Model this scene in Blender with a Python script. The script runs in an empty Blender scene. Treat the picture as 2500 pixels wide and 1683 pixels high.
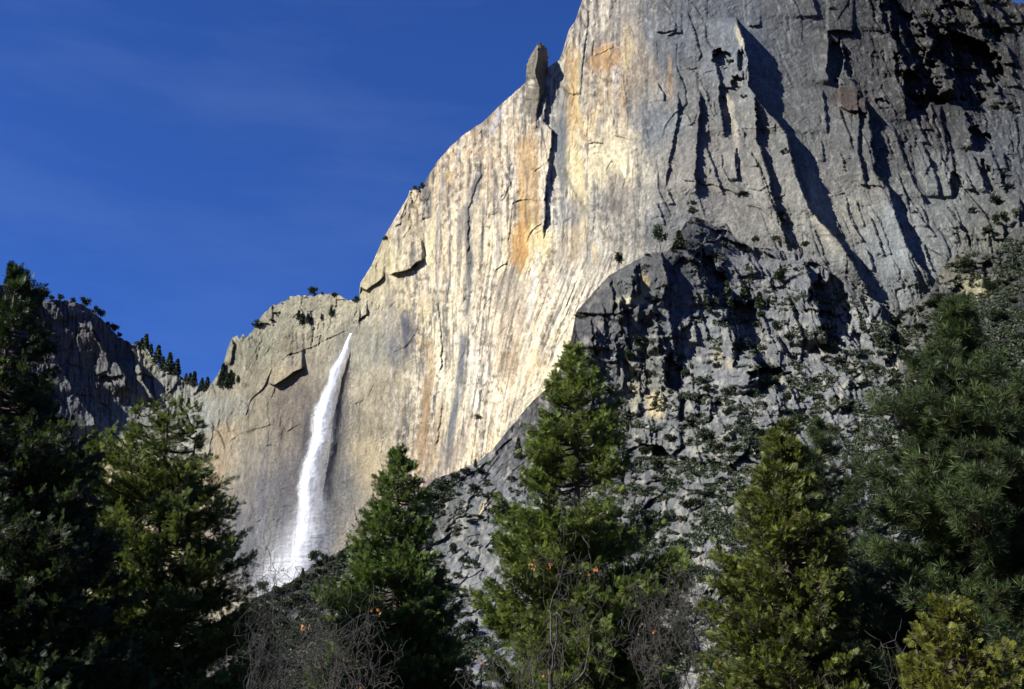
import bpy, math, random, os
import numpy as np

# ---------------------------------------------------------------- camera model
F = 2900.0; CX, CY = 1250.0, 841.5
PITCH = math.radians(20.0); CAMZ = 1.7
SP, CP = math.sin(PITCH), math.cos(PITCH)
scene = bpy.context.scene
COL = scene.collection
RNG = np.random.default_rng(7)
random.seed(7)


def ray(px, py):
    cx = (np.asarray(px, float) - CX) / F
    cy = (CY - np.asarray(py, float)) / F
    y = CP - SP * cy
    return cx / y, (SP + CP * cy) / y


def world(px, py, Y):
    a, b = ray(px, py)
    Y = np.asarray(Y, float)
    return np.stack([Y * a, Y + 0 * a, CAMZ + Y * b], -1)


def V2(ox, oy, s, pts):          # coordinates read off an enlarged detail -> photo pixels
    return [(ox + x / s, oy + y / s) for x, y in pts]


# ---------------------------------------------------------------- noise
def _h(ix, iy, s):
    ix = ix.astype(np.int64); iy = iy.astype(np.int64)
    a = (ix * 374761393 + iy * 668265263 + s * 1442695041) & 0xffffffff
    a = ((a ^ (a >> 13)) * 1274126177) & 0xffffffff
    a = ((a ^ (a >> 15)) * 2246822519) & 0xffffffff
    a = a ^ (a >> 16)
    return (a & 0xffffff) / float(0x1000000)


def gn(x, y, s=0):
    x, y = np.broadcast_arrays(np.asarray(x, np.float32), np.asarray(y, np.float32))
    ix = np.floor(x); iy = np.floor(y); fx = x - ix; fy = y - iy
    ix = ix.astype(np.int32); iy = iy.astype(np.int32)
    if ix.size == 0: return np.zeros(ix.shape)
    x0, y0 = int(ix.min()), int(iy.min()); w = int(ix.max()) - x0 + 2; h = int(iy.max()) - y0 + 2
    gx, gy = np.meshgrid(np.arange(x0, x0 + w), np.arange(y0, y0 + h))
    t = _h(gx, gy, s).astype(np.float32) * 6.2831853
    C = np.cos(t).ravel(); S = np.sin(t).ravel()
    u = fx * fx * fx * (fx * (fx * 6 - 15) + 10); v = fy * fy * fy * (fy * (fy * 6 - 15) + 10)
    k = (iy - y0) * w + (ix - x0)

    def g(j, dx, dy):
        return C[k + j] * (fx - dx) + S[k + j] * (fy - dy)
    a = g(0, 0, 0); b = g(1, 1, 0); c = g(w, 0, 1); d = g(w + 1, 1, 1)
    a = a + (b - a) * u; c = c + (d - c) * u
    return 1.5 * (a + (c - a) * v)


def fbm(x, y, s=0, o=4, g=0.5):
    r = 0; A = 1; f = 1
    for i in range(o):
        r = r + A * gn(x * f, y * f, s + i * 17); A *= g; f *= 2.03
    return r


def ridged(x, y, s=0, o=4, g=0.5):
    r = 0; A = 1; f = 1
    for i in range(o):
        r = r + A * (1 - 2 * np.abs(gn(x * f, y * f, s + i * 13))); A *= g; f *= 2.07
    return r


def worley(x, y, s=0):
    x, y = np.broadcast_arrays(np.asarray(x, np.float32), np.asarray(y, np.float32))
    ix = np.floor(x).astype(np.int32); iy = np.floor(y).astype(np.int32)
    x0, y0 = int(ix.min()) - 1, int(iy.min()) - 1; w = int(ix.max()) - x0 + 2; h = int(iy.max()) - y0 + 2
    gx, gy = np.meshgrid(np.arange(x0, x0 + w), np.arange(y0, y0 + h))
    QX = (gx + .1 + .8 * _h(gx, gy, s)).astype(np.float32).ravel(); QY = (gy + .1 + .8 * _h(gx, gy, s + 1)).astype(np.float32).ravel()
    T = np.stack([_h(gx, gy, s + 2 + i).ravel() for i in range(3)], -1).astype(np.float32)
    d1 = np.full(x.shape, 81., np.float32); d2 = d1.copy(); best = np.zeros(x.shape, np.int32)
    k0 = (iy - y0) * w + (ix - x0)
    for jx in (-1, 0, 1):
        for jy in (-1, 0, 1):
            k = k0 + jy * w + jx
            d = (x - QX[k]) ** 2 + (y - QY[k]) ** 2
            m = d < d1
            d2 = np.where(m, d1, np.minimum(d2, d)); d1 = np.where(m, d, d1); best = np.where(m, k, best)
    r = np.concatenate([T[best], (x - QX[best])[..., None], (y - QY[best])[..., None]], -1)
    return np.sqrt(d1), np.sqrt(d2), r


def sm(a, b, x):
    t = np.clip((x - a) / (b - a), 0, 1)
    return t * t * (3 - 2 * t)


def blocks(x, y, s, tilt=1.0, gr=.1):
    """faceted fractured rock: every cell is a tilted plane with its own height"""
    d1, d2, r = worley(x, y, s)
    h = (r[..., 0] - .5) + tilt * ((r[..., 1] - .5) * 2 * r[..., 3] + (r[..., 2] - .5) * 1.2 * r[..., 4])
    return h - gr * (1 - sm(0, .10, d2 - d1))


def rbf(ctrl):
    c = np.array(ctrl, float)
    X = c[:, :2] / 1000.
    n = len(X)
    K = np.sqrt(((X[:, None] - X[None]) ** 2).sum(-1) + .004)
    A = np.zeros((n + 3, n + 3)); A[:n, :n] = K + 1e-3 * np.eye(n)
    A[:n, n] = 1; A[:n, n + 1:] = X; A[n, :n] = 1; A[n + 1:, :n] = X.T
    w = np.linalg.solve(A, np.concatenate([c[:, 2:], np.zeros((3, c.shape[1] - 2))]))

    def f(px, py):
        px, py = np.broadcast_arrays(np.asarray(px, float), np.asarray(py, float))
        x = px / 1000.; y = py / 1000.
        out = w[n][0] + w[n + 1][0] * x + w[n + 2][0] * y
        for i in range(n):
            out = out + w[i][0] * np.sqrt((x - X[i, 0]) ** 2 + (y - X[i, 1]) ** 2 + .004)
        return out
    return f


def idw(ctrl, p=3.0):
    c = np.array(ctrl, float)

    def f(px, py):
        W = 0; S = 0
        for r in c:
            w = 1 / (((px - r[0]) ** 2 + (py - r[1]) ** 2) + 400.) ** (p / 2)
            W = W + w; S = S + w[..., None] * r[2:]
        return S / W[..., None]
    return f


def cached(f, step=8., x0=-240., x1=2840., y0=-420., y1=1960.):
    """tabulate a slowly varying map once and read it back bilinearly"""
    gx = np.arange(x0, x1, step); gy = np.arange(y0, y1, step)
    T = f(*np.meshgrid(gx, gy))

    def g(px, py):
        px, py = np.broadcast_arrays(np.asarray(px, float), np.asarray(py, float))
        u = np.clip((px - x0) / step, 0, len(gx) - 1.001); v = np.clip((py - y0) / step, 0, len(gy) - 1.001)
        i = u.astype(int); j = v.astype(int); fu = u - i; fv = v - j
        if T.ndim == 3: fu = fu[..., None]; fv = fv[..., None]
        return (T[j, i] * (1 - fu) + T[j, i + 1] * fu) * (1 - fv) + (T[j + 1, i] * (1 - fu) + T[j + 1, i + 1] * fu) * fv
    return g


def lin(c):
    c = np.asarray(c, float) / 255.
    return np.where(c < .04045, c / 12.92, ((c + .055) / 1.055) ** 2.4)


# relief features -------------------------------------------------------------
def vstep(px, py, pts, h, w, side='R', taper=.12, jit=3.0, seed=0, wmin=0.8):
    """near-vertical rock edge.  side R: the rock left of the line stands proud and drops
    back to the right of it (right-facing face); side L mirrors that."""
    P = np.array(pts, float); P = P[np.argsort(P[:, 1])]
    y0, y1 = P[0, 1], P[-1, 1]
    m = (py > y0) & (py < y1) & (np.abs(px - np.interp(py, P[:, 1], P[:, 0])) < 4 * w + 20)
    out = np.zeros(px.shape)
    if not m.any():
        return out
    x, y = px[m], py[m]
    x0_ = np.interp(y, P[:, 1], P[:, 0])
    xl = x0_ + jit * gn(y / 22., 0 * y + seed * 3.7, 5) + .5 * jit * gn(y / 7., 0 * y + seed * 1.7, 6)
    t = (y - y0) / (y1 - y0)
    tp = np.minimum(sm(0, taper, t), sm(0, max(taper, .16), 1 - t))
    d = x - xl if side == 'R' else xl - x
    d0 = x - x0_ if side == 'R' else x0_ - x
    prof = np.where(d < 0, np.exp(np.minimum(d0, 0) / w), 0.)
    out[m] = h * tp * prof
    return out


def hstep(px, py, pts, h, w, kind='roof', taper=.12, jit=2.0, seed=0):
    """kind roof: rock above the line stands proud (overhang); ledge: rock below stands proud"""
    P = np.array(pts, float); P = P[np.argsort(P[:, 0])]
    x0, x1 = P[0, 0], P[-1, 0]
    m = (px > x0) & (px < x1) & (np.abs(py - np.interp(px, P[:, 0], P[:, 1])) < 4 * w + 20)
    out = np.zeros(px.shape)
    if not m.any():
        return out
    x, y = px[m], py[m]
    y0_ = np.interp(x, P[:, 0], P[:, 1])
    yl = y0_ + jit * gn(x / 18., 0 * x + seed * 2.3, 8)
    t = (x - x0) / (x1 - x0)
    tp = np.minimum(sm(0, taper, t), sm(0, taper, 1 - t))
    d = yl - y if kind == 'roof' else y - yl
    d0 = y0_ - y if kind == 'roof' else y - y0_
    out[m] = h * tp * np.where(d > 0, np.exp(-np.maximum(d0, 0) / w), 0.)
    return out


def band(px, py, pts, w, taper=.1, jit=2., seed=0, soft=.5):
    """mask along a line, used for water stains, mineral streaks and painted corner shade"""
    P = np.array(pts, float)
    vert = np.ptp(P[:, 1]) >= np.ptp(P[:, 0])
    if not vert:
        P = P[:, ::-1]; px, py = py, px
    P = P[np.argsort(P[:, 1])]
    xl = np.interp(py, P[:, 1], P[:, 0]) + jit * gn(py / 25., 0 * py + seed * 3.1, 15)
    t = (py - P[0, 1]) / (P[-1, 1] - P[0, 1])
    tp = np.minimum(sm(-.001, taper, t), sm(-.001, taper, 1 - t)) * (t > 0) * (t < 1)
    ww = w * (1 + .35 * gn(py / 40., 0 * py + seed * 5.5, 16))
    return tp * (1 - sm(ww * (1 - soft), ww * (1 + soft) + .5, np.abs(px - xl)))


def blob(px, py, cx, cy, rx, ry, lean=0., seed=0, edge=.5, rough=.5):
    dy = py - cy; dx = px - cx - lean * dy
    r = np.sqrt((dx / rx) ** 2 + (dy / ry) ** 2) + rough * .6 * fbm(px / (rx * .8) + seed, py / (ry * .6), 31 + seed, 3)
    return 1 - sm(1 - edge, 1 + edge, r)


# ---------------------------------------------------------------- materials
def new_mat(name):
    m = bpy.data.materials.new(name); m.use_nodes = True
    nt = m.node_tree; b = nt.nodes['Principled BSDF']
    return m, nt, b


def rock_mat(name, stretch=.35, bump=1.0, scale=1.0):
    m, nt, b = new_mat(name)
    N, L = nt.nodes, nt.links
    at = N.new('ShaderNodeAttribute'); at.attribute_name = 'tint'
    tc = N.new('ShaderNodeTexCoord')
    mp = N.new('ShaderNodeMapping'); mp.inputs['Scale'].default_value = (1, 1, stretch)
    L.new(tc.outputs['Object'], mp.inputs['Vector'])
    n1 = N.new('ShaderNodeTexNoise'); n1.inputs['Scale'].default_value = .12 * scale; n1.inputs['Detail'].default_value = 9; n1.inputs['Roughness'].default_value = .68
    n2 = N.new('ShaderNodeTexNoise'); n2.inputs['Scale'].default_value = .5 * scale; n2.inputs['Detail'].default_value = 6; n2.inputs['Roughness'].default_value = .7
    L.new(mp.outputs[0], n1.inputs['Vector']); L.new(tc.outputs['Object'], n2.inputs['Vector'])
    r1 = N.new('ShaderNodeMapRange'); r1.inputs[1].default_value = .3; r1.inputs[2].default_value = .7; r1.inputs[3].default_value = .62; r1.inputs[4].default_value = 1.38
    r2 = N.new('ShaderNodeMapRange'); r2.inputs[1].default_value = .3; r2.inputs[2].default_value = .7; r2.inputs[3].default_value = .66; r2.inputs[4].default_value = 1.34
    L.new(n1.outputs[0], r1.inputs[0]); L.new(n2.outputs[0], r2.inputs[0])
    mu = N.new('ShaderNodeMath'); mu.operation = 'MULTIPLY'
    L.new(r1.outputs[0], mu.inputs[0]); L.new(r2.outputs[0], mu.inputs[1])
    vm = N.new('ShaderNodeVectorMath'); vm.operation = 'SCALE'
    L.new(at.outputs['Color'], vm.inputs[0]); L.new(mu.outputs[0], vm.inputs['Scale'])
    L.new(vm.outputs[0], b.inputs['Base Color'])
    b.inputs['Roughness'].default_value = .88
    b.inputs['Specular IOR Level'].default_value = .25
    ad = N.new('ShaderNodeMath'); ad.operation = 'ADD'
    L.new(n1.outputs[0], ad.inputs[0]); L.new(n2.outputs[0], ad.inputs[1])
    bp = N.new('ShaderNodeBump'); bp.inputs['Strength'].default_value = .8; bp.inputs['Distance'].default_value = 1.6 * bump
    L.new(ad.outputs[0], bp.inputs['Height']); L.new(bp.outputs[0], b.inputs['Normal'])
    return m


# ---------------------------------------------------------------- object helpers
def tag(o, label=None, cat=None, group=None, kind=None):
    if label: o['label'] = label
    if cat: o['category'] = cat
    if group: o['group'] = group
    if kind: o['kind'] = kind
    return o


def mesh_np(name, verts, faces, mat=None, parent=None, smooth=False, tint=None, link=True):
    """verts (n,3); faces (m,k) array of one polygon size, or a list of such arrays"""
    fl = faces if isinstance(faces, list) else [faces]
    me = bpy.data.meshes.new(name)
    me.vertices.add(len(verts)); me.vertices.foreach_set('co', np.ascontiguousarray(verts, np.float32).ravel())
    loops = np.concatenate([f.ravel() for f in fl]).astype(np.int32)
    sizes = np.concatenate([np.full(len(f), f.shape[1]) for f in fl]).astype(np.int32)
    starts = np.concatenate([[0], np.cumsum(sizes)[:-1]]).astype(np.int32)
    me.loops.add(len(loops)); me.loops.foreach_set('vertex_index', loops)
    me.polygons.add(len(sizes)); me.polygons.foreach_set('loop_start', starts); me.polygons.foreach_set('loop_total', sizes)
    if smooth:
        me.polygons.foreach_set('use_smooth', np.ones(len(sizes), bool))
    if tint is not None:
        a = me.attributes.new('tint', 'FLOAT_COLOR', 'POINT')
        c = np.ones((len(verts), 4), np.float32)
        if tint.ndim == 1: c[:, :3] = tint[:, None]
        else: c[:, :tint.shape[1]] = tint
        a.data.foreach_set('color', c.ravel())
    me.update(); me.validate()
    if mat: me.materials.append(mat)
    o = bpy.data.objects.new(name, me)
    if link: COL.objects.link(o)
    if parent: o.parent = parent
    return o


def interp(pts):
    P = np.array(pts, float); P = P[np.argsort(P[:, 0], kind='stable')]
    return lambda x: np.interp(x, P[:, 0], P[:, 1])


def sheet(name, xs, top, bottom, depth, colour, mat, dy=2.0, back=160., rows=None, K=14):
    """cliff built column by column from its foot to its rim, then rolled back over the top"""
    nr = rows
    t = np.linspace(0, 1, nr)
    yt = top(xs); yb = bottom(xs)
    px = np.repeat(xs[None], nr, 0)
    py = yb[None] + (yt - yb)[None] * t[:, None]
    Y = depth(px, py)
    Vt = world(px, py, Y)
    c = colour(px, py)
    # roll back over the rim
    extraV = []; extraC = []
    for k in range(1, K + 1):
        u = k / K
        pyk = yt + 22 * u ** 1.5 + 4 * np.abs(gn(xs / 30., xs * 0 + k * .7, 3))
        extraV.append(world(xs, pyk, Y[-1] + 2 + back * u ** 1.3)); extraC.append(c[-1])
    # and a rear face down to the ground so that the mountain is a solid body
    for zf in (.6, .2, 0.):
        q = extraV[K - 1].copy(); q[:, 2] *= zf; q[:, 1] += 60 * (1 - zf); q[:, 2] -= 5 * (zf == 0)
        extraV.append(q); extraC.append(c[-1])
    Vt = np.concatenate([Vt, np.stack(extraV)], 0); c = np.concatenate([c, np.stack(extraC)], 0)
    R, C = Vt.shape[:2]
    i = np.arange(R * C).reshape(R, C)
    f = np.stack([i[:-1, :-1], i[:-1, 1:], i[1:, 1:], i[1:, :-1]], -1).reshape(-1, 4)
    return mesh_np(name, Vt.reshape(-1, 3), f, mat, smooth=False, tint=c.reshape(-1, 3))
CR = lambda c: cached(rbf(c))
CI = lambda c: cached(idw(c))
# ================================================================ granite wall (sheet A)
KA = .395
R1 = lambda p: V2(800, 50, 2.613, p)
R2 = lambda p: V2(1600, 0, 2.588, p)
R3 = lambda p: V2(1300, 500, 2.588, p)
R4 = lambda p: V2(400, 600, 2.588, p)
R5 = lambda p: V2(0, 600, 3.136, p)
Q1 = lambda p: V2(2000, 500, 3.136, p)
Q2 = lambda p: V2(1900, 0, 3.882, p)
Q3 = lambda p: V2(950, 400, 3.882, p)
Q4 = lambda p: V2(950, 800, 3.484, p)

topA_pts = [(-80, 1480), (60, 1330), (100, 1290), (150, 1225), (190, 1150), (230, 1110), (300, 1066), (400, 1045), (440, 1008), (465, 985), (505, 958), (530, 915),
            (545, 893), (556, 850), (566, 824), (578, 818), (585, 826), (594, 817), (600, 828), (622, 800), (640, 772), (665, 745), (690, 738), (700, 733), (712, 724), (740, 722),
            (765, 724), (788, 718), (815, 716), (835, 724), (845, 733), (874, 736), (877, 728), (879, 693), (900, 660), (907, 648), (934, 586), (972, 520), (997, 479), (999, 466),
            (1030, 460), (1049, 425), (1068, 394), (1098, 360), (1133, 329), (1183, 295), (1221, 257), (1282, 203), (1300, 190), (1336, 165),
            (1366, 146), (1374, 126), (1389, 73), (1405, 50), (1425, -10), (1500, -80), (1800, -250), (2300, -120), (2440, -20), (2480, 8), (2530, 5), (2760, 80)]
topA = interp(topA_pts)
topB_pts = [(-90, 1730), (300, 1640), (480, 1560), (590, 1478), (640, 1452), (700, 1428), (770, 1375), (830, 1345), (900, 1308), (960, 1250), (1030, 1200), (1060, 1170), (1120, 1148), (1175, 1122), (1200, 1100), (1240, 1050), (1300, 980), (1345, 940),
            (1380, 874), (1390, 850), (1401, 790), (1406, 763), (1447, 716), (1485, 674), (1516, 655), (1571, 627), (1580, 620), (1622, 616), (1630, 612), (1652, 590), (1668, 552), (1688, 528), (1716, 536), (1745, 552), (1780, 562), (1800, 590), (1850, 604), (1900, 612), (1960, 618), (2000, 645), (2080, 700), (2150, 742), (2210, 758), (2272, 715), (2292, 670), (2312, 640), (2340, 618), (2376, 611), (2424, 620), (2450, 590), (2475, 560), (2520, 545), (2760, 500)]
topB = interp(topB_pts)
baseA = CR([(-80, 1300, 2080), (100, 1300, 2050), (450, 950, 1960), (450, 1400, 1880), (600, 850, 1920), (700, 1400, 1790), (860, 760, 1840), (860, 1300, 1740),
             (1000, 480, 1800), (1000, 800, 1745), (1000, 1200, 1690), (1200, 300, 1790), (1200, 700, 1690), (1200, 1200, 1590), (1400, 0, 1800), (1400, 500, 1640), (1400, 900, 1540),
             (1600, 0, 1765), (1600, 500, 1595), (1800, 0, 1765), (1800, 600, 1545), (2000, 0, 1775), (2000, 600, 1535),
             (2200, 0, 1800), (2200, 700, 1490), (2500, 0, 1830), (2500, 600, 1440), (2500, 900, 1300), (2200, 900, 1420), (1700, 900, 1480),
             (1400, -300, 1880), (2300, -200, 1800), (2750, 0, 1750), (2750, 900, 1150), (1500, 1300, 1450), (2750, 1600, 900), (2000, 1600, 1100)])
roughA = CI([(480, 1000, .3), (600, 1200, .14), (620, 850, .6), (760, 740, .8), (800, 1000, .12), (930, 900, .12), (950, 600, .5), (1000, 480, .5), (1100, 500, .16), (1100, 900, .14),
              (1250, 700, .16), (1250, 1000, .16), (1300, 450, .5), (1380, 150, .35), (1430, 400, .15), (1500, 250, .2), (1500, 600, .2), (1600, 150, .22),
              (1700, 250, .6), (1700, 50, .2), (1850, 100, .16), (1800, 450, .5), (1950, 250, .2), (2000, 80, .25), (2050, 450, .35), (2100, 250, .8), (2200, 100, 1.3), (2300, 250, 1.7),
              (2450, 100, 1.8), (2250, 450, .8), (2150, 600, .35), (2400, 600, 1.8), (2450, 800, 1.7), (2300, 750, 1.7), (1900, 700, .9), (2050, 700, .8), (1700, 600, .7), (200, 1150, 1.2)])

VA = []   # (points, height m, width px, side)
def sA(p, h, w, side='R', **k): VA.append(('v', p, h, w, side, k))
def hA(p, h, w, kind='roof', **k): VA.append(('h', p, h, w, kind, k))
# great ribs on the right of the wall
sA(R2([(510, 110), (530, 180), (560, 260), (590, 400), (590, 540), (650, 640), (760, 760), (830, 850), (870, 1050), (960, 1300), (1040, 1400), (1180, 1553), (1300, 1760), (1420, 1950)]), 54, 70, taper=.03, jit=3)
sA(R2([(625, 560), (630, 700), (650, 900), (690, 1020), (740, 1230), (790, 1400), (830, 1500), (900, 1600)]), 27, 45, jit=4)
sA(R2([(400, 430), (400, 590), (415, 700), (440, 850), (450, 880)]), 17, 36, jit=3)
sA(R2([(285, 560), (280, 700), (265, 900), (250, 1100), (275, 1270)]), 19, 50, jit=3)
sA(R2([(205, 60), (212, 110), (240, 180), (270, 290), (285, 330), (275, 400)]), 5, 40)
sA(R2([(420, 960), (425, 1060), (470, 1150), (600, 1235)]), 4, 40)
sA(R2([(500, 960), (515, 1060), (525, 1150)]), 12, 24)
sA(R2([(150, 560), (140, 760), (100, 960), (60, 1200)]), 8, 40)
sA(R2([(870, 960), (900, 1130), (960, 1260), (1010, 1380)]), 10, 26)
sA(R2([(1060, 560), (1080, 760), (1090, 860)]), 9, 70)
sA(R2([(1270, 560), (1290, 760), (1280, 940), (1330, 1180)]), 12, 60)
sA(R2([(1480, 760), (1560, 960), (1620, 1130), (1740, 1330)]), 12, 70)
sA(R2([(1690, 900), (1760, 1080), (1800, 1260)]), 14, 50)
sA(R2([(985, -40), (1010, 40), (1035, 120)]), 9, 60)
sA(R2([(1090, 190), (1100, 320), (1080, 440), (1110, 550)]), 20, 30, jit=3, taper=.08)
hA(R2([(1075, 196), (1170, 192), (1265, 205)]), 14, 60)
sA(R2([(1172, 250), (1190, 330), (1200, 420), (1215, 480), (1290, 530)]), 13, 12)
sA(R2([(1320, -40), (1370, 40), (1380, 130), (1440, 200)]), 8, 60)
sA(R2([(1335, 620), (1345, 720), (1365, 900), (1395, 1100), (1470, 1200), (1540, 1420), (1590, 1553), (1700, 1720), (1780, 1900)]), 34, 60, taper=.04, jit=4)
sA(R2([(1440, 600), (1470, 650), (1500, 690)]), 8, 20)
sA(R2([(1520, 1070), (1545, 1130), (1580, 1230), (1660, 1330), (1750, 1480)]), 6, 30)
sA(R2([(1840, 1290), (1880, 1370), (1950, 1450)]), 6, 30)
sA(R2([(1870, 1080), (1865, 1160), (1875, 1260)]), 14, 50, taper=.05)
sA(R2([(2000, 960), (2040, 1060), (2080, 1150), (2110, 1230)]), 15, 50)
sA(R2([(1050, 880), (1060, 960), (1065, 1030)]), 5, 30)
sA(R2([(1200, 1230), (1230, 1350), (1270, 1450), (1340, 1560)]), 5, 30)
sA(R2([(1270, 940), (1300, 1040), (1340, 1200)]), 5, 30)
sA(R2([(1560, 820), (1590, 900)]), 5, 30); sA(R2([(1640, 840), (1650, 930)]), 5, 30)
sA(R2([(1640, 730), (1680, 830), (1740, 920)]), 12, 40)
sA(R2([(1740, 640), (1760, 780), (1800, 880)]), 9, 22)
# the shadowed gullies top right
sA(R2([(1430, -100), (1470, 30), (1500, 200), (1540, 330), (1580, 430), (1570, 560), (1590, 740), (1620, 800)]), 40, 60, taper=.05, jit=6)
sA(R2([(1500, 190), (1520, 260), (1555, 390)]), 8, 9)
sA(R2([(1620, 430), (1690, 380), (1720, 520), (1700, 640)]), 30, 30, jit=6)
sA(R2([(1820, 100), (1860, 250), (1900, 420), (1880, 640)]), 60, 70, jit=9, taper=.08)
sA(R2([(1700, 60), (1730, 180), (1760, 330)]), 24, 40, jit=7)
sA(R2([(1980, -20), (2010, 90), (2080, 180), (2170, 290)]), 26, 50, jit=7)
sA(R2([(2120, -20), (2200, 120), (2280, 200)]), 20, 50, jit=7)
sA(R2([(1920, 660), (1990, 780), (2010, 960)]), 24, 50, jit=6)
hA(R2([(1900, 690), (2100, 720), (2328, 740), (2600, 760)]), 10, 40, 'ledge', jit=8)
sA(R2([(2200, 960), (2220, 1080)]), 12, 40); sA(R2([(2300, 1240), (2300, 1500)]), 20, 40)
hA(R2([(1150, 670), (1200, 690), (1340, 715)]), 12, 55, jit=3)          # boulder-like bulge
for k_, (x_, y_, l_, hh_) in enumerate([(1500, 60, 160, 18), (1610, 40, 200, 20), (1660, 250, 120, 16), (1760, 20, 160, 18), (1790, 340, 160, 22), (1850, 40, 120, 16), (1960, 260, 200, 26), (2040, 330, 220, 24), (2080, 60, 120, 14),
                                         (2200, 260, 160, 20), (2240, 420, 140, 16), (2130, 480, 120, 14), (1640, 560, 120, 20), (1700, 720, 110, 10), (1490, 300, 160, 12), (1900, 500, 130, 26), (2280, 40, 120, 16), (1960, 1080, 130, 10), (2170, 560, 100, 12), (2230, 860, 130, 10), (1420, 330, 150, 7), (1800, 980, 120, 6)]):
    sA(R2([(x_, y_), (x_ + l_ * .22, y_ + l_ * .5), (x_ + l_ * .42, y_ + l_)]), hh_, 26, jit=6)
# near the summit of the pinnacle group
sA(R2([(480, 500), (490, 560)]), 12, 20); hA(R2([(470, 480), (580, 500)]), 6, 30)
sA(R2([(360, 330), (400, 300), (395, 480)]), 10, 20)
hA(R2([(580, 170), (670, 160)]), 5, 25); sA(R2([(150, 640), (160, 760)]), 3, 20); sA(R2([(200, 720), (240, 800)]), 4, 20)
hA(R2([(290, 860), (340, 825)]), 4, 15); sA(R2([(1380, 160), (1440, 200)]), 7, 30)
# right foot of the wall
sA(Q1([(205, 0), (240, 120), (330, 270), (345, 300)]), 5, 12)
sA(Q1([(580, 0), (640, 160), (700, 350), (760, 560), (820, 660)]), 5, 60)
sA(Q1([(740, 60), (800, 130), (870, 210), (900, 260)]), 8, 30); sA(Q1([(800, 290), (830, 420), (890, 520)]), 8, 20)
sA(Q1([(970, 0), (1040, 90), (1110, 190)]), 6, 40); sA(Q1([(1280, 400), (1290, 560), (1330, 640)]), 16, 50)
sA(Q1([(1400, 120), (1420, 280)]), 14, 40); sA(Q1([(880, 640), (890, 860)]), 8, 30)
# pinnacle rib and its chimney
sA(R1([(1330, 440), (1400, 500), (1385, 600), (1375, 640), (1425, 700), (1428, 780), (1410, 900), (1400, 1000), (1385, 1200), (1380, 1330), (1378, 1420)]), 13, 40, taper=.05, jit=3)
sA(R1([(1265, 380), (1262, 600), (1215, 900), (1190, 1200), (1180, 1400)]), 4, 30, 'L')
sA(R1([(985, 720), (980, 770)]), 3, 15)
sA(R1([(975, 850), (978, 980), (935, 1090), (900, 1200), (890, 1568)]), 5, 40)
sA(R1([(1165, 870), (1160, 1030), (1110, 1180)]), 4, 30)
sA(R1([(1070, 1150), (1040, 1300)]), 2, 20)
sA(R1([(1450, 180), (1510, 120), (1515, 240), (1490, 330)]), 6, 20, 'L')
sA(R1([(1800, 560), (1850, 740), (1930, 760)]), 3, 15)
hA(R1([(1650, 795), (1700, 775), (1760, 790)]), 6, 18); hA(R1([(1660, 820), (1710, 805), (1770, 830)]), 3, 9); hA(R1([(1670, 860), (1720, 840), (1780, 845)]), 3, 9)
hA(R1([(1820, 730), (1870, 740), (1940, 765)]), 5, 12)
hA(R1([(1690, 230), (1760, 200), (1830, 170)]), 3, 25)
sA(R1([(1790, 850), (1820, 910)]), 3, 12); sA(R1([(1850, 930), (1890, 1000), (1880, 1090)]), 3, 14)
sA(R1([(1880, 330), (1900, 500), (1915, 650)]), 3, 20)
hA(Q3([(1290, 760), (1340, 650), (1400, 590), (1450, 570)]), 4, 30)
hA(Q3([(1000, 1020), (1060, 960), (1120, 940)]), 4, 20)
# left shoulder roofs and nose
hA(Q3([(0, 1050), (60, 1030), (120, 1020), (200, 1000), (270, 930), (340, 900)]), 14, 50, jit=3)
hA(Q3([(55, 590), (120, 565)]), 5, 20)
sA(Q3([(230, 240), (200, 300), (235, 420)]), 5, 20)
hA(R4([(1225, 262), (1280, 280), (1340, 240), (1400, 185)]), 8, 26)
sA(R4([(1280, 330), (1260, 430), (1195, 500)]), 10, 26, 'L'); hA(R4([(1190, 490), (1240, 460), (1290, 430)]), 9, 30)
sA(R4([(1230, 420), (1200, 500), (1188, 600), (1172, 720), (1180, 900), (1180, 1150), (1140, 1400), (1120, 2300)]), 26, 260, 'L', taper=.05, jit=4)
# roofs and joints of the waterfall wall
hA(R4([(660, 868), (700, 880), (740, 855), (820, 800), (895, 765)]), 16, 55, jit=2)
hA(R4([(740, 700), (850, 672), (940, 640), (1010, 600), (1100, 560), (1185, 520)]), 4, 40)
hA(R4([(400, 1240), (470, 1200), (560, 1160), (700, 1130)]), 2.2, 30)
hA(R4([(1180, 480), (1220, 405)]), 5, 20)
sA(R4([(715, 530), (720, 690)]), 3, 30, 'L'); sA(R4([(830, 530), (845, 670)]), 3, 30); sA(R4([(905, 520), (905, 600)]), 2, 20); sA(R4([(975, 490), (1000, 590)]), 2, 20)
sA(R4([(700, 890), (680, 960)]), 4, 18); sA(R4([(650, 960), (660, 1120), (650, 1320)]), 2, 30)
sA(R4([(590, 620), (580, 700), (600, 760)]), 3, 20); sA(R4([(810, 690), (815, 790)]), 3, 24)
sA(R4([(1480, 560), (1480, 700), (1482, 840)]), 3, 30, 'L'); sA(R4([(1510, 660), (1590, 560), (1615, 430)]), 3, 20)
sA(R4([(1725, 330), (1750, 520), (1755, 720), (1735, 830)]), 6, 30); sA(R4([(1760, 980), (1740, 1140), (1720, 1280)]), 5, 30); sA(R4([(1615, 880), (1625, 1010)]), 2.5, 20)
sA(R4([(1330, 870), (1300, 920), (1290, 960)]), 2, 15); hA(R4([(1200, 1000), (1260, 975)]), 2.5, 15); hA(R4([(1370, 870), (1420, 855)]), 2, 12)
sA(R4([(300, 1090), (310, 1160), (270, 1400)]), 4, 25); sA(R4([(2000, 920), (2020, 900), (1990, 1050)]), 3, 20)
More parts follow.
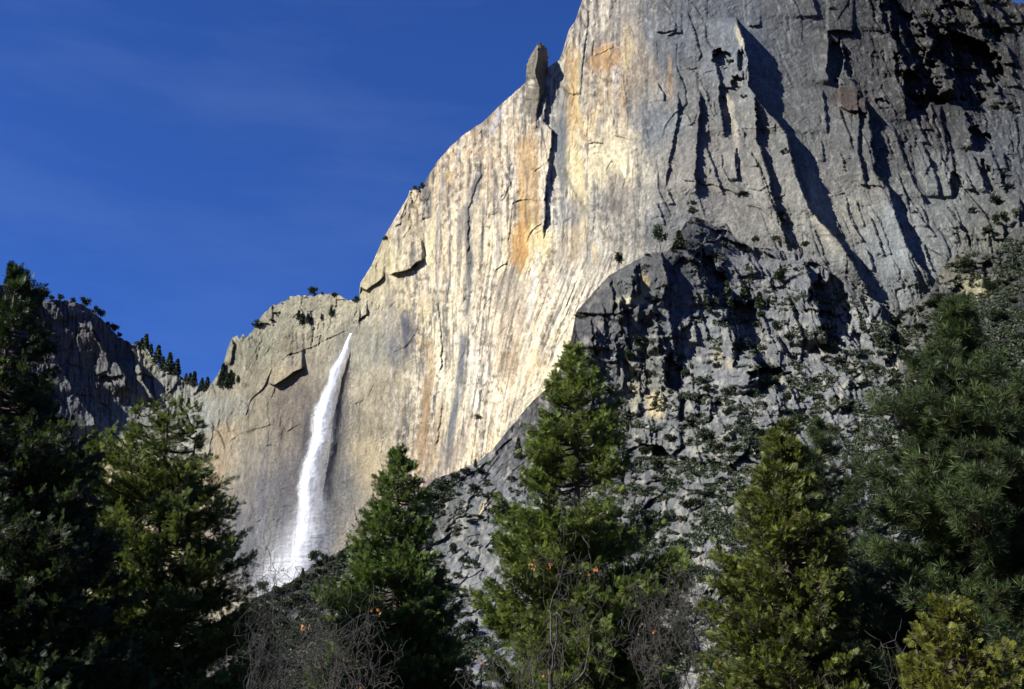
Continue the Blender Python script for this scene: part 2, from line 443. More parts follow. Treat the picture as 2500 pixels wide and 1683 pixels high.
sA(R4([(430, 590), (440, 640), (425, 760)]), 9, 30, taper=.06); sA(R4([(860, 380), (880, 440)]), 6, 25); hA(R4([(1080, 340), (1150, 345)]), 5, 20)


def flowA(px, py):
    # stains run down the fall line: it bends left low on the main wall and right on the ribbed part
    s = px + .42 * np.maximum(py - 620, 0) * sm(1050, 1350, px) * (1 - sm(1480, 1640, px)) + .12 * np.maximum(py - 900, 0) * sm(880, 1100, px) * (1 - sm(1100, 1300, px))
    return s - .36 * py * sm(1560, 1900, px)


R_ = random.Random(5)
for k_ in range(60):
    x_, y_ = R_.uniform(1600, 2440), R_.uniform(180, 640); l_ = R_.uniform(30, 130)
    if y_ > topB(x_) - 60 or 1880 < x_ < 2040 and y_ < 420: continue
    sA([(x_, y_), (x_ + l_ * .16 + 2, y_ + l_ * .5), (x_ + l_ * .34, y_ + l_)], R_.uniform(2, 8), R_.uniform(12, 30), jit=4)
for k_ in range(26):
    x_, y_ = R_.uniform(1590, 2440), R_.uniform(20, 640); l_ = R_.uniform(20, 70)
    hA([(x_, y_), (x_ + l_ * .5, y_ + R_.uniform(-6, 10)), (x_ + l_, y_ + R_.uniform(-10, 14))], R_.uniform(2, 6), R_.uniform(10, 26), R_.choice(['roof', 'ledge']), jit=4)


VA = [(k, p, h * (.55 if h < 6.5 and np.mean([q[0] for q in p]) < 1580 else 1.), w, sd, kw) for k, p, h, w, sd, kw in VA]
PITA = [R2([(x, y)])[0] + (a / 2.588, b / 2.588, l, h) for x, y, a, b, l, h in [(420, 370, 60, 50, .1, 16), (520, 520, 36, 36, 0, 12), (550, 400, 26, 80, .1, 14), (1140, 380, 46, 130, -.1, 20), (1215, 400, 22, 80, .2, 12), (1960, 400, 190, 230, .35, 55), (1690, 560, 120, 130, .3, 34), (1640, 250, 60, 180, .35, 30), (1500, 60, 50, 120, .3, 24), (1900, 60, 80, 60, .5, 22),
        (1900, 1170, 34, 80, .1, 14), (2095, 1120, 36, 90, .2, 16), (1440, 660, 40, 40, .5, 10), (1480, 130, 40, 120, .3, 22), (2120, 200, 60, 60, .3, 20), (1780, 200, 60, 90, .3, 20), (1560, 480, 34, 120, .3, 14), (2060, 880, 60, 70, .4, 20), (450, 700, 16, 90, .2, 8), (520, 1030, 14, 80, 0, 6)]]
PITB = [R3([(x, y)])[0] + (a / 2.588, b / 2.588, l, h) for x, y, a, b, l, h in [(1350, 760, 100, 150, .3, 36), (1510, 1120, 120, 90, .2, 30), (1900, 650, 120, 190, .15, 44), (885, 1070, 56, 110, .1, 24), (1130, 440, 60, 130, .4, 26), (2250, 700, 40, 110, .3, 14), (1690, 980, 28, 46, 0, 10), (670, 440, 22, 60, 0, 8),
        (1060, 1250, 30, 60, 0, 10), (1950, 1000, 40, 40, 0, 10), (1180, 1290, 30, 60, .1, 12), (700, 1000, 20, 40, 0, 8), (2050, 860, 40, 50, 0, 12), (1290, 930, 26, 60, 0, 10), (2300, 1000, 60, 50, 0, 14), (1000, 1420, 60, 50, 0, 14), (1430, 300, 26, 40, 0, 8), (2700, 560, 40, 80, .2, 16), (2560, 640, 20, 50, .1, 10), (2900, 420, 50, 60, 0, 16)]]


def pits(px, py, rows, seed):
    out = np.zeros(px.shape)
    for i, (cx, cy, rx, ry, ln, h) in enumerate(rows):
        m = (np.abs(px - cx) < rx * 3 + ry) & (np.abs(py - cy) < ry * 2)
        if m.any(): out[m] = np.maximum(out[m], h * blob(px[m], py[m], cx, cy, rx, ry, ln, i + seed, .10, .7))
    return out


def depthA(px, py):
    px, py = np.broadcast_arrays(np.asarray(px, float), np.asarray(py, float))
    wx = px + (14 - 10 * sm(900, 1000, px) * (1 - sm(1450, 1650, px))) * fbm(px / 90., py / 130., 71, 2); wy = py + 18 * fbm(px / 90., py / 130., 72, 2)
    Y = baseA(px, py)
    r = roughA(px, py)[..., 0]
    s = flowA(wx, wy)
    rel = 0
    rel = rel + r * 9.0 * blocks(s / 95., wy / 260., 101, .8)
    k1 = .3 + 1.1 * sm(-.25, .45, fbm(px / 110., py / 150., 120, 2)); k2 = .15 + 1.4 * sm(-.1, .5, fbm(px / 70., py / 110., 121, 3))
    rel = rel + r * 5.5 * k1 * blocks(s / 38., wy / 105., 102, .9)
    rel = rel + (.02 + r) * 3.2 * k2 * blocks(s / 17., wy / 44., 103, 1.)
    rel = rel + (.04 + r) * 2.0 * k2 * blocks(s / 8., wy / 17., 104, 1.)
    rel = rel + (.22 + r * .9) * 1.3 * fbm(s / 30., wy / 90., 105, 5, .55)
    rel = rel + (.2 + .8 * r) * .75 * fbm(px / 5.5, py / 7.5, 109, 3, .65)
    # long shallow flutes on the smooth wall
    fl = sm(930, 1030, px) * (1 - sm(1440, 1680, px))
    rel = rel + fl * .5 * fbm(s / 13., wy / 400., 106, 3) + fl * 1.4 * fbm(s / 60., wy / 700., 107, 2)
    # raking foliation on the ribbed part
    rel = rel + (1 - fl * .5) * (.25 + .7 * sm(-.3, .4, fbm(px / 60., py / 80., 122, 2))) * fbm((px * .45 + py) / 8., (px - py * .45) / 26., 108, 3, .6) * sm(1400, 1700, px)
    for i, (k, p, h, w, sd, kw) in enumerate(VA):
        rel = rel + (vstep(px, py, p, h, w, sd, seed=i, **kw) if k == 'v' else hstep(px, py, p, h, w, sd, seed=i, **kw))
    return Y - rel + pits(px, py, PITA, 300)


def dim(rows, f):
    return [(r[0], r[1]) + tuple(v * f(r[0], r[1]) * t for v, t in zip(r[2:], (.965, 1., 1.05) if r[0] > 1590 or f(r[0], r[1]) == .9 else (1, 1, 1))) for r in rows]
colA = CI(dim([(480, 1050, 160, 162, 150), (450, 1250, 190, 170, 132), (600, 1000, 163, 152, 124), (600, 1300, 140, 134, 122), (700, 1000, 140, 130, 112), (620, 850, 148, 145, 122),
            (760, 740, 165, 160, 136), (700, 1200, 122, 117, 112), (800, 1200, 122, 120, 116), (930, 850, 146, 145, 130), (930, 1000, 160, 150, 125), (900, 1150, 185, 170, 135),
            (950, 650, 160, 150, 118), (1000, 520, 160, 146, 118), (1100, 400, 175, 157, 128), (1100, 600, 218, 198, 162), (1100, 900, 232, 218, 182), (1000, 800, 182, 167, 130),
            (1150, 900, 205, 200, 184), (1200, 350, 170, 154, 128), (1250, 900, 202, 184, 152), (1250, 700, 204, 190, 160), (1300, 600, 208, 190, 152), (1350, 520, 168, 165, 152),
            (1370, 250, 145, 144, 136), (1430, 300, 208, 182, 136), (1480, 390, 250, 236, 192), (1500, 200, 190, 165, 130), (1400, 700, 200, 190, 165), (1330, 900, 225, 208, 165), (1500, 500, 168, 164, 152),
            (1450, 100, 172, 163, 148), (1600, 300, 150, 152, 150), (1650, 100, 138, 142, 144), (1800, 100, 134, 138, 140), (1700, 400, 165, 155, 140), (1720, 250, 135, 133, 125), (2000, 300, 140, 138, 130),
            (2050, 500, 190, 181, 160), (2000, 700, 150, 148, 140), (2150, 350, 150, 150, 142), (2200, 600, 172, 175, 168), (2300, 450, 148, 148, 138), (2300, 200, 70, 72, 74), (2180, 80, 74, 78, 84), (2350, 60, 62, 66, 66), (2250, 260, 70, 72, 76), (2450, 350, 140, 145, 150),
            (2450, 100, 74, 76, 72), (2450, 650, 132, 128, 108), (1620, 550, 150, 148, 140), (1100, 1150, 200, 180, 145), (200, 1200, 190, 178, 130), (2400, 800, 90, 90, 75), (1040, 1230, 170, 150, 130)], lambda x, y: (1.10 if x < 940 else (1.36 if x < 1500 else 1.1)) if x < 1560 else (.90 if x < 1900 else (.82 if y > 380 or x < 2080 else .55))))  # upper right corner: shade of the gullies and brush cover both darken the colour
PATCH = [
    (1806, 90, 8, 26, .3, (225, 212, 180), .9), (1780, 268, 14, 30, .1, (214, 206, 184), .7), (1795, 330, 8, 50, .1, (205, 196, 172), .6), (1100, 1000, 30, 120, -.2, (240, 226, 190), .5), (1150, 560, 26, 120, 0, (232, 220, 192), .5), (1350, 960, 40, 60, -.9, (244, 230, 196), .6), (1440, 640, 50, 50, 0, (214, 206, 186), .5), (1370, 330, 20, 120, 0, (132, 136, 136), .8), (1370, 620, 14, 100, 0, (186, 184, 174), .6),  # cx, cy, rx, ry, lean, rgb, strength
    (1480, 395, 42, 62, 0, (255, 240, 196), .9), (1505, 340, 55, 38, .2, (240, 226, 190), .6), (1410, 440, 20, 120, .12, (248, 226, 170), .75),
    (1480, 140, 38, 34, -.2, (218, 172, 112), .8), (1395, 210, 15, 110, .02, (226, 186, 118), .7), (1530, 110, 12, 60, 0, (232, 205, 150), .6),
    (1290, 470, 26, 130, .02, (222, 176, 102), .7), (1270, 600, 24, 60, 0, (216, 165, 92), .7), (1315, 590, 26, 40, 0, (244, 222, 166), .8), (1395, 590, 26, 50, 0, (200, 176, 136), .5),
    (1055, 600, 16, 70, 0, (250, 236, 190), .8), (1095, 430, 10, 16, 0, (240, 205, 140), .7), (1300, 390, 18, 80, 0, (190, 160, 115), .5),
    (985, 830, 26, 66, -.12, (104, 106, 112), .85), (955, 790, 22, 80, 0, (128, 130, 134), .5), (1400, 520, 36, 30, 0, (128, 132, 136), .6), (1500, 470, 34, 52, 0, (140, 134, 124), .7),
    (1250, 800, 50, 90, -.1, (168, 150, 126), .5), (1260, 900, 60, 50, 0, (214, 186, 142), .4), (1240, 710, 40, 50, -.2, (156, 146, 132), .5),
    (760, 1150, 60, 210, -.12, (92, 89, 91), .9), (640, 1300, 110, 170, -.1, (116, 117, 120), .75), (860, 1250, 60, 120, 0, (128, 126, 122), .6), (540, 1000, 70, 40, -.5, (160, 164, 158), .5), (700, 1000, 40, 120, -.3, (128, 118, 106), .6), (830, 900, 24, 120, -.22, (104, 106, 106), .6), (820, 1100, 40, 160, -.1, (112, 112, 112), .6), (620, 1350, 60, 100, 0, (126, 128, 132), .6),
    (520, 1130, 50, 90, -.3, (198, 172, 132), .5), (900, 1150, 26, 90, 0, (196, 182, 146), .5), (1060, 1080, 18, 90, -.25, (176, 150, 118), .5), (1100, 1130, 20, 90, -.5, (140, 134, 130), .6),
    (740, 770, 40, 24, 0, (176, 172, 148), .6), (705, 840, 24, 28, 0, (120, 108, 88), .5), (690, 915, 40, 24, 0, (176, 164, 130), .5),
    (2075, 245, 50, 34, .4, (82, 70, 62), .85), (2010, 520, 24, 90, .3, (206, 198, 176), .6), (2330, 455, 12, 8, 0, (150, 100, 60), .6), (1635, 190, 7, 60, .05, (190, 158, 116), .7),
    (1640, 640, 40, 20, 0, (128, 126, 122), .4), (1960, 340, 60, 30, 0, (128, 130, 124), .5),
]
BANDS = [  # points, half width, rgb, strength
    (Q3([(885, 0), (865, 110), (790, 260), (745, 420), (740, 700), (765, 900), (755, 1100), (735, 1553)]), 8, (118, 120, 122), .85),  # shading of a concave corner, painted in as a grey streak
    (Q4([(650, 0), (620, 250), (590, 500), (560, 700), (520, 950), (420, 1150)]), 9, (122, 126, 130), .85),  # lower run of the same painted corner shade
    (Q4([(540, 1000), (420, 1220), (300, 1400)]), 12, (140, 130, 124), .8),
    (Q3([(700, 380), (670, 700), (660, 1000)]), 6, (135, 130, 125), .7), (Q3([(900, 330), (885, 700), (860, 1100)]), 3.5, (130, 128, 128), .7),
    (Q3([(500, 0), (505, 200), (470, 500), (455, 800), (455, 1100), (480, 1553)]), 4, (150, 155, 165), .6),
    (Q3([(1060, 250), (1050, 600), (1020, 1000)]), 5, (165, 165, 168), .6),
    (Q3([(1205, 250), (1200, 400), (1190, 560)]), 5, (110, 104, 96), .7), (Q3([(1300, 0), (1310, 200), (1290, 400), (1300, 640)]), 3, (130, 120, 105), .7),
    (Q3([(1440, 760), (1390, 1000), (1350, 1300), (1310, 1553)]), 7, (238, 232, 214), .8), (Q3([(820, 1000), (800, 1300), (780, 1553)]), 9, (246, 236, 206), .8),
    (Q4([(1190, 0), (1160, 200), (1120, 420), (1080, 620)]), 8, (250, 240, 212), .8), (Q4([(1500, 0), (1500, 200), (1380, 330), (1260, 470), (1180, 620), (1000, 860)]), 14, (250, 238, 206), .6),
    (Q4([(740, 0), (740, 200), (700, 500), (640, 800)]), 7, (240, 230, 205), .5),
    (Q3([(1640, 0), (1700, 160), (1790, 330), (1900, 480)]), 4, (130, 124, 110), .6), (Q3([(1930, 740), (1960, 960)]), 2.5, (236, 206, 150), .8),
    (R4([(1650, 830), (1650, 1100), (1600, 1500)]), 8, (170, 144, 106), .7), (Q4([(340, 50), (350, 350), (320, 700), (260, 1100)]), 11, (178, 148, 108), .6),
    (R4([(1860, 500), (1900, 480), (1900, 900), (1830, 1100)]), 7, (120, 126, 134), .4), (R1([(1560, 420), (1590, 600), (1640, 800)]), 6, (222, 188, 126), .8), (R1([(1610, 150), (1590, 420), (1620, 740)]), 5, (236, 212, 158), .7),
    (R1([(1740, 560), (1720, 760)]), 6, (130, 130, 132), .6), (R1([(1100, 560), (1045, 740)]), 6, (184, 192, 214), .7), (R1([(850, 760), (820, 950)]), 3, (226, 220, 206), .7),
    (R1([(1200, 450), (1180, 700)]), 3, (110, 106, 100), .6), (R1([(1810, 60), (1700, 150)]), 14, (140, 132, 120), .6),
]


def colourA(px, py):
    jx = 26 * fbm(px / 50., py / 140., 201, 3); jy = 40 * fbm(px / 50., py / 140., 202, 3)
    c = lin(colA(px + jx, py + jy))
    s = flowA(px, py) + 3 * fbm(px / 30., py / 90., 203, 2)
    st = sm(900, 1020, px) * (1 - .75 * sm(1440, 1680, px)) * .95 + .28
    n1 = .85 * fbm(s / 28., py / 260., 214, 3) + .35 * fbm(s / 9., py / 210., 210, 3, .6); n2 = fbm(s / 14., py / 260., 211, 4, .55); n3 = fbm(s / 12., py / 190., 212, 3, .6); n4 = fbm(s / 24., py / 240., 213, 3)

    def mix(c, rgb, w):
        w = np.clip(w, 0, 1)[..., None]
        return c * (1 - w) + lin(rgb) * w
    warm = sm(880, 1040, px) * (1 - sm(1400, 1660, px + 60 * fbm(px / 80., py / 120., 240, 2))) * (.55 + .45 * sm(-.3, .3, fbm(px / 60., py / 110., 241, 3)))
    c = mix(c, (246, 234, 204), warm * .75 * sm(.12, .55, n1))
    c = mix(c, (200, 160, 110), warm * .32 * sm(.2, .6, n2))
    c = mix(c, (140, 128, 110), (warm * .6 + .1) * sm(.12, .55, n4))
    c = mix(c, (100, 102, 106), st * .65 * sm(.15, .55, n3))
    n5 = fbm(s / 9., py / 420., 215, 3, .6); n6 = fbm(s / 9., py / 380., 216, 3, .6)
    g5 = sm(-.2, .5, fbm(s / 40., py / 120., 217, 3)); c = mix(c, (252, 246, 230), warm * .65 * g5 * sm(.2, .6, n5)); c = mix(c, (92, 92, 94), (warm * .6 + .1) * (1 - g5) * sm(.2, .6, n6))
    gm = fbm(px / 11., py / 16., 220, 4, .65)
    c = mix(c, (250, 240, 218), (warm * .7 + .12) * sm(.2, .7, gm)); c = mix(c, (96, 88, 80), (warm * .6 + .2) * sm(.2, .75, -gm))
    for i, (cx, cy, rx, ry, ln, rgb, k) in enumerate(PATCH):
        m = (np.abs(px - cx) < rx * 3 + abs(ln) * ry * 2) & (np.abs(py - cy) < ry * 2)
        if m.any():
            x, y = px[m], py[m]
            b = blob(x, y, cx, cy, rx, ry, ln, i, .45) * k * (.75 + .5 * sm(-.3, .4, n1[m]))
            b = np.clip(b, 0, 1)[..., None]
            c[m] = c[m] * (1 - b) + lin(rgb) * b
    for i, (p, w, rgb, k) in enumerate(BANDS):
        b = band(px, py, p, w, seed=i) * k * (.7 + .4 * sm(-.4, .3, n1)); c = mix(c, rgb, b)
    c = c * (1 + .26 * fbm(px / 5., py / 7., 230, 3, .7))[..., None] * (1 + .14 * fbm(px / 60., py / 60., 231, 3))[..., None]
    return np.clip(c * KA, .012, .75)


rockA = rock_mat('granite_wall', .3)
xsA = np.concatenate([np.arange(-80, 440, 3.), np.arange(440, 2520, 2.), np.arange(2520, 2760, 10.)])
botA = lambda x: np.interp(x, [-80, 600, 620, 900, 1100, 1300, 1500, 2000, 2760], [1800, 1800, 1560, 1420, 1330, 1150, 1000, 1000, 1100])
jagA = lambda x: topA(x) + np.where((x > 440) & (x < 880), 3.5, 1.2) * fbm(x / 11., x * 0 + .5, 41, 3)
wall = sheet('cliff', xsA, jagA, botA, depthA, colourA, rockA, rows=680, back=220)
tag(wall, 'tall pale granite wall streaked cream and orange behind the waterfall', 'cliff', kind='structure')

# ---------------------------------------------------------------- pinnacle standing off the wall
def pinnacle():
    rows = [  # py, left, front ridge, right
        (106, 1314, 1318, 1322), (110, 1311, 1317, 1328), (119, 1305, 1316, 1335), (130, 1299, 1317, 1337), (145, 1291, 1317, 1338), (161, 1286, 1314, 1338), (175, 1285, 1310, 1337),
        (190, 1284, 1313, 1336), (203, 1284, 1318, 1336), (215, 1286, 1321, 1338), (234, 1283, 1321, 1339), (250, 1282, 1318, 1337), (270, 1280, 1314, 1333), (300, 1276, 1314, 1334), (340, 1272, 1310, 1336)]
    R = np.array(rows, float); ys = np.arange(106, 341, 1.6)
    L, Fm, Rt = [np.interp(ys, R[:, 0], R[:, k]) for k in (1, 2, 3)]
    n = 36; th = np.linspace(0, 1, n, endpoint=False)
    verts = []; cols = []
    for i, y in enumerate(ys):
        k = sm(0, 26, y - 104)
        D = 1766 - 4 * sm(200, 330, y)
        j = lambda a, q: a + 2.2 * gn(y / 9., y * 0 + q, 61)
        P = np.array([(j(L[i], 1), D), (Fm[i] - 4 + 2 * gn(y / 8., 3., 61), D - 26 * k - 3), (j(Rt[i], 5), D + 6), ((L[i] + Rt[i]) / 2 + 3, D + 20 * k + 3)])
        seg = th * 4; a = seg.astype(int); f = (seg - a)[:, None]
        q = P[a] * (1 - f) + P[(a + 1) % 4] * f
        qx = q[:, 0] + 1.0 * fbm(y / 6. + 0 * th, th * 14, 62, 3); qy = q[:, 1] + 2.0 * fbm(th * 13, y / 14. + 0 * th, 63, 4) + 2 * blocks(th * 10, y / 22. + 0 * th, 64)
        verts.append(world(qx, y + 0 * qx, qy))
        st = .5 + .5 * fbm(th * 20, y / 60. + 0 * th, 65, 3)
        cc = lin((138, 130, 112)) * (1 - sm(.5, .9, st))[:, None] + lin((100, 98, 92)) * sm(.5, .9, st)[:, None]
        b = blob(qx, y + 0 * qx, 1297, 205, 8, 10, 0, 3)[:, None]
        cc = cc * (1 - b * .8) + lin((235, 225, 200)) * b * .8
        kb = float(sm(275, 330, y)); cols.append(cc * KA * (1 - kb) + colourA(qx, y + 0 * qx) * kb)
    V = np.concatenate(verts); m = len(ys)
    i = np.arange(m * n).reshape(m, n); j2 = np.roll(i, -1, 1)
    f = np.stack([i[:-1], i[1:], j2[1:], j2[:-1]], -1).reshape(-1, 4)
    V = np.concatenate([V, verts[0].mean(0)[None] + [[0, 0, .6]]]); cols.append(cols[0][:1])
    tri = np.stack([i[0], j2[0], np.full(n, m * n)], -1)
    return mesh_np('rock_spire', V, [f, tri], rockA, smooth=True, tint=np.concatenate(cols))
tag(pinnacle(), 'free standing finger of grey rock on the rim of the wall', 'rock spire')

# ================================================================ shaded west wall (sheet L)
topL_pts = [(-80, 690), (60, 700), (100, 728), (130, 735), (160, 733), (200, 745), (222, 755), (245, 775), (262, 795), (290, 822), (320, 838), (350, 848), (372, 868), (390, 900), (420, 905), (445, 925), (480, 945), (505, 957), (515, 968), (580, 975)]
topL = interp(topL_pts)
baseL = CR([(0, 700, 2270), (100, 740, 2320), (200, 760, 2370), (300, 840, 2410), (400, 900, 2390), (500, 960, 2340), (100, 1100, 2160), (200, 1100, 2220), (300, 1050, 2300), (400, 1000, 2340), (0, 1200, 2060), (200, 1250, 2090), (560, 1100, 2240)])
FL = [('v', R5([(700, 560), (720, 700), (880, 880), (960, 1000), (980, 1150)]), 46, 45, 'R', dict(jit=5)), ('v', R5([(1060, 880), (1080, 1000), (1150, 1130), (1230, 1220)]), 40, 26, 'R', dict(jit=4)),
      ('v', R5([(400, 420), (450, 480), (530, 590)]), 22, 30, 'R', {}), ('v', R5([(380, 780), (450, 900), (560, 1100), (700, 1300), (780, 1480)]), 34, 60, 'R', dict(jit=4)),
      ('v', R5([(540, 900), (560, 1000), (540, 1150)]), 10, 20, 'R', {}), ('v', R5([(1100, 760), (1160, 870), (1210, 910)]), 14, 26, 'L', {}), ('v', R5([(850, 1040), (900, 1150)]), 12, 20, 'R', {}),
      ('h', R5([(370, 790), (560, 800), (760, 795)]), 5, 20, 'ledge', {}), ('h', R5([(730, 980), (860, 1010), (950, 990)]), 12, 30, 'roof', {}), ('v', R5([(780, 1200), (850, 1300), (950, 1420)]), 6, 20, 'R', {}),
      ('v', R5([(1440, 960), (1460, 1060)]), 8, 20, 'R', {}), ('v', R5([(640, 500), (660, 640)]), 8, 20, 'R', {}), ('v', R5([(560, 470), (590, 560)]), 8, 20, 'R', {})]


def depthL(px, py):
    wx = px + 6 * fbm(px / 40., py / 60., 301, 2); wy = py + 8 * fbm(px / 40., py / 60., 302, 2)
    rel = 10 * blocks(wx / 55., wy / 90., 303, .9) + 6 * blocks(wx / 24., wy / 50., 304) + 3.2 * blocks(wx / 11., wy / 24., 305) + 2.4 * blocks(wx / 5., wy / 10., 306) + 2 * fbm(wx / 14., wy / 40., 307, 4)
    rel = rel * (1 - .6 * sm(980, 1060, py))
    for i, (k, p, h, w, sd, kw) in enumerate(FL):
        rel = rel + (vstep(px, py, p, h, w, sd, seed=i + 70, **kw) if k == 'v' else hstep(px, py, p, h, w, sd, seed=i + 70, **kw))
    return baseL(px, py) - rel


def colourL(px, py):
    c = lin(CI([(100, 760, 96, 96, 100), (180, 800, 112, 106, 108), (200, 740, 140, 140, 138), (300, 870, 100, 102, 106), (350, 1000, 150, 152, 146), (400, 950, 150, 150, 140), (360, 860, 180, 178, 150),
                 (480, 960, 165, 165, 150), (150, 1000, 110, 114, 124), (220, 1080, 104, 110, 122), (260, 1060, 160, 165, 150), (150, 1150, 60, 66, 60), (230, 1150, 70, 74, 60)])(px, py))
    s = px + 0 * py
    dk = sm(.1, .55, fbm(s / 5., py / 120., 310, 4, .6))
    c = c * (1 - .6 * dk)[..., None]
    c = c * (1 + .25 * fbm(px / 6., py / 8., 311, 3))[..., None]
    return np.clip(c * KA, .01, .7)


xsL = np.arange(-80, 582, 2.)
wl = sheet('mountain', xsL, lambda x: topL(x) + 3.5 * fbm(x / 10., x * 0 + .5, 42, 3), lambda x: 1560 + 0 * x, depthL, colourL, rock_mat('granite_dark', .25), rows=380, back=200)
tag(wl, 'dark shaded granite wall with wooded rim across the gully from the waterfall', 'mountain', kind='structure')

# ================================================================ lower buttress and talus (sheet B)
baseB = CR([(1400, 800, 1395), (1500, 700, 1400), (1600, 630, 1420), (1600, 800, 1380), (1600, 1000, 1330), (1690, 560, 1490), (1700, 640, 1440), (1800, 640, 1490), (1800, 800, 1400), (1800, 1000, 1230),
             (1900, 600, 1530), (2000, 650, 1500), (2000, 800, 1390), (2100, 750, 1410), (2200, 780, 1385), (2300, 700, 1390), (2500, 600, 1380), (2400, 800, 1240), (2500, 900, 1140), (2500, 1000, 1060), (2000, 1000, 1210),
             (1030, 1200, 1290), (1200, 1100, 1340), (1300, 1000, 1370), (1400, 950, 1365), (700, 1430, 1150), (600, 1480, 1090), (1100, 1300, 1200), (1200, 1400, 1060), (1200, 1683, 800), (600, 1683, 850), (1500, 1150, 1230), (1500, 1300, 1080), (1800, 1300, 950),
             (1800, 1683, 700), (2400, 1683, 600), (2100, 1300, 900), (300, 1683, 900), (2760, 1683, 550), (2760, 900, 1050), (2760, 500, 1300)])
VB = []
def sB(p, h, w, side='R', **k): VB.append(('v', p, h, w, side, k))
def hB(p, h, w, kind='roof', **k): VB.append(('h', p, h, w, kind, k))
sB(R3([(815, 300), (835, 400), (865, 500), (850, 600), (880, 800), (905, 960), (920, 1110)]), 16, 80, taper=.04, jit=3)
sB(R3([(805, 960), (830, 1050), (850, 1150), (925, 1190), (930, 1380)]), 22, 50, jit=4)
sB(R3([(960, 280), (1040, 350), (1100, 430), (1110, 520), (1190, 640), (1200, 680)]), 26, 80, taper=.05, jit=5)
sB(R3([(1255, 640), (1275, 720), (1290, 800), (1380, 900), (1430, 1050), (1430, 1210)]), 38, 90, taper=.06, jit=6)
sB(R3([(1600, 540), (1640, 650), (1690, 780), (1720, 930)]), 14, 50, jit=4)
sB(R3([(1710, 350), (1760, 470), (1800, 640), (1830, 800), (1900, 880), (1980, 920)]), 50, 70, taper=.05, jit=5)
sB(R3([(1540, 0), (1580, 80), (1640, 150), (1700, 260), (1790, 350)]), 12, 50, jit=5)
sB(R3([(1400, 330), (1440, 400), (1460, 470)]), 10, 40); sB(R3([(1200, 380), (1240, 340), (1215, 430)]), 8, 40)
sB(R3([(1030, 540), (1045, 620), (1055, 730)]), 6, 30); sB(R3([(585, 700), (600, 780), (612, 860)]), 9, 40); sB(R3([(630, 450), (640, 520), (610, 650)]), 8, 30, 'R')
sB(R3([(665, 360), (680, 440), (690, 560)]), 5, 30); sB(R3([(1260, 740), (1280, 860), (1290, 960), (1260, 1040)]), 9, 30); sB(R3([(700, 980), (715, 1100), (710, 1210)]), 6, 30)
sB(R3([(1880, 940), (1990, 1080), (2010, 1240), (1940, 1330)]), 9, 60, jit=4); sB(R3([(1830, 1020), (1900, 1140), (2000, 1230)]), 5, 40)
sB(R3([(1100, 1160), (1130, 1290), (1110, 1400)]), 12, 40, jit=4); sB(R3([(1540, 1220), (1560, 1340)]), 10, 40); sB(R3([(1300, 1220), (1350, 1330)]), 9, 40); sB(R3([(860, 1380), (930, 1440), (940, 1540)]), 10, 40)
sB(R3([(2200, 570), (2210, 700), (2320, 850)]), 14, 40, jit=5); sB(R3([(1700, 900), (1690, 1020)]), 10, 40); sB(R3([(2000, 1080), (2080, 1160)]), 10, 40)
hB(R3([(265, 684), (340, 684), (440, 690), (540, 690), (600, 660), (650, 655)]), 6, 25, 'roof'); hB(R3([(500, 702), (660, 690), (840, 605)]), 5, 40, 'ledge')
hB(R3([(560, 1290), (640, 1260), (790, 1215)]), 6, 40, 'ledge'); hB(R3([(700, 1300), (780, 1280), (930, 1360)]), 5, 30, 'roof'); hB(R3([(380, 935), (440, 905), (480, 910)]), 5, 20, 'roof')
hB(R3([(1260, 1130), (1380, 1085)]), 4, 20, 'ledge'); hB(R3([(1710, 360), (1820, 370), (1860, 420)]), 10, 20, 'roof')
S7 = lambda p: V2(800, 1083, 2.588, p)
sB(S7([(960, 280), (900, 350), (870, 440)]), 5, 24); hB(S7([(640, 610), (760, 560), (850, 500), (960, 480)]), 8, 60, 'ledge'); hB(S7([(990, 660), (1050, 600)]), 4, 20)
hB(S7([(820, 740), (890, 680)]), 5, 20)
sB(V2(2000, 700, 3.136, [(250, 1260), (255, 1500)]), 14, 30); sB(V2(2000, 700, 3.136, [(0, 560), (120, 700), (230, 860)]), 9, 50)
sB(V2(1600, 1083, 2.588, [(370, 560), (400, 700)]), 12, 40); sB(V2(1600, 1083, 2.588, [(1240, 120), (1240, 240)]), 12, 40)
roughB = CI([(1450, 750, .35), (1380, 850, .35), (1600, 700, .7), (1600, 900, 1.1), (1750, 800, 1.1), (1850, 700, 1.1), (1900, 900, 1.3), (2000, 950, 1.0), (1700, 1050, 1.3), (2200, 850, 1.6), (2400, 800, 1.3),
              (1250, 1080, .45), (1200, 1250, .8), (1100, 1250, 1.1), (1150, 1450, .8), (1600, 1200, 1.4), (1900, 1200, 1.4), (1500, 1100, 1.2), (1700, 1500, 1.4), (800, 1500, 1.2), (1400, 1000, .9)])


VB = [(k, p, h * 1.35, w, sd, kw) for k, p, h, w, sd, kw in VB]
for k_ in range(110):
    x_ = R_.uniform(1440, 2260); y_ = R_.uniform(topB(x_) + 15, 1060); l_ = R_.uniform(30, 150); e_ = .05 + .4 * max(0, min(1, (x_ - 1500) / 400))
    sB([(x_, y_), (x_ + l_ * e_ * .5 + 3, y_ + l_ * .5), (x_ + l_ * e_, y_ + l_)], R_.uniform(4, 15), R_.uniform(14, 40), jit=5)
for k_ in range(60):
    x_ = R_.uniform(1500, 2300); y_ = R_.uniform(topB(x_) + 30, 1300); l_ = R_.uniform(24, 90)
    hB([(x_, y_), (x_ + l_ * .5, y_ + R_.uniform(-10, 10)), (x_ + l_, y_ + R_.uniform(-12, 20))], R_.uniform(3, 8), R_.uniform(12, 30), R_.choice(['roof', 'ledge', 'roof']), jit=4)
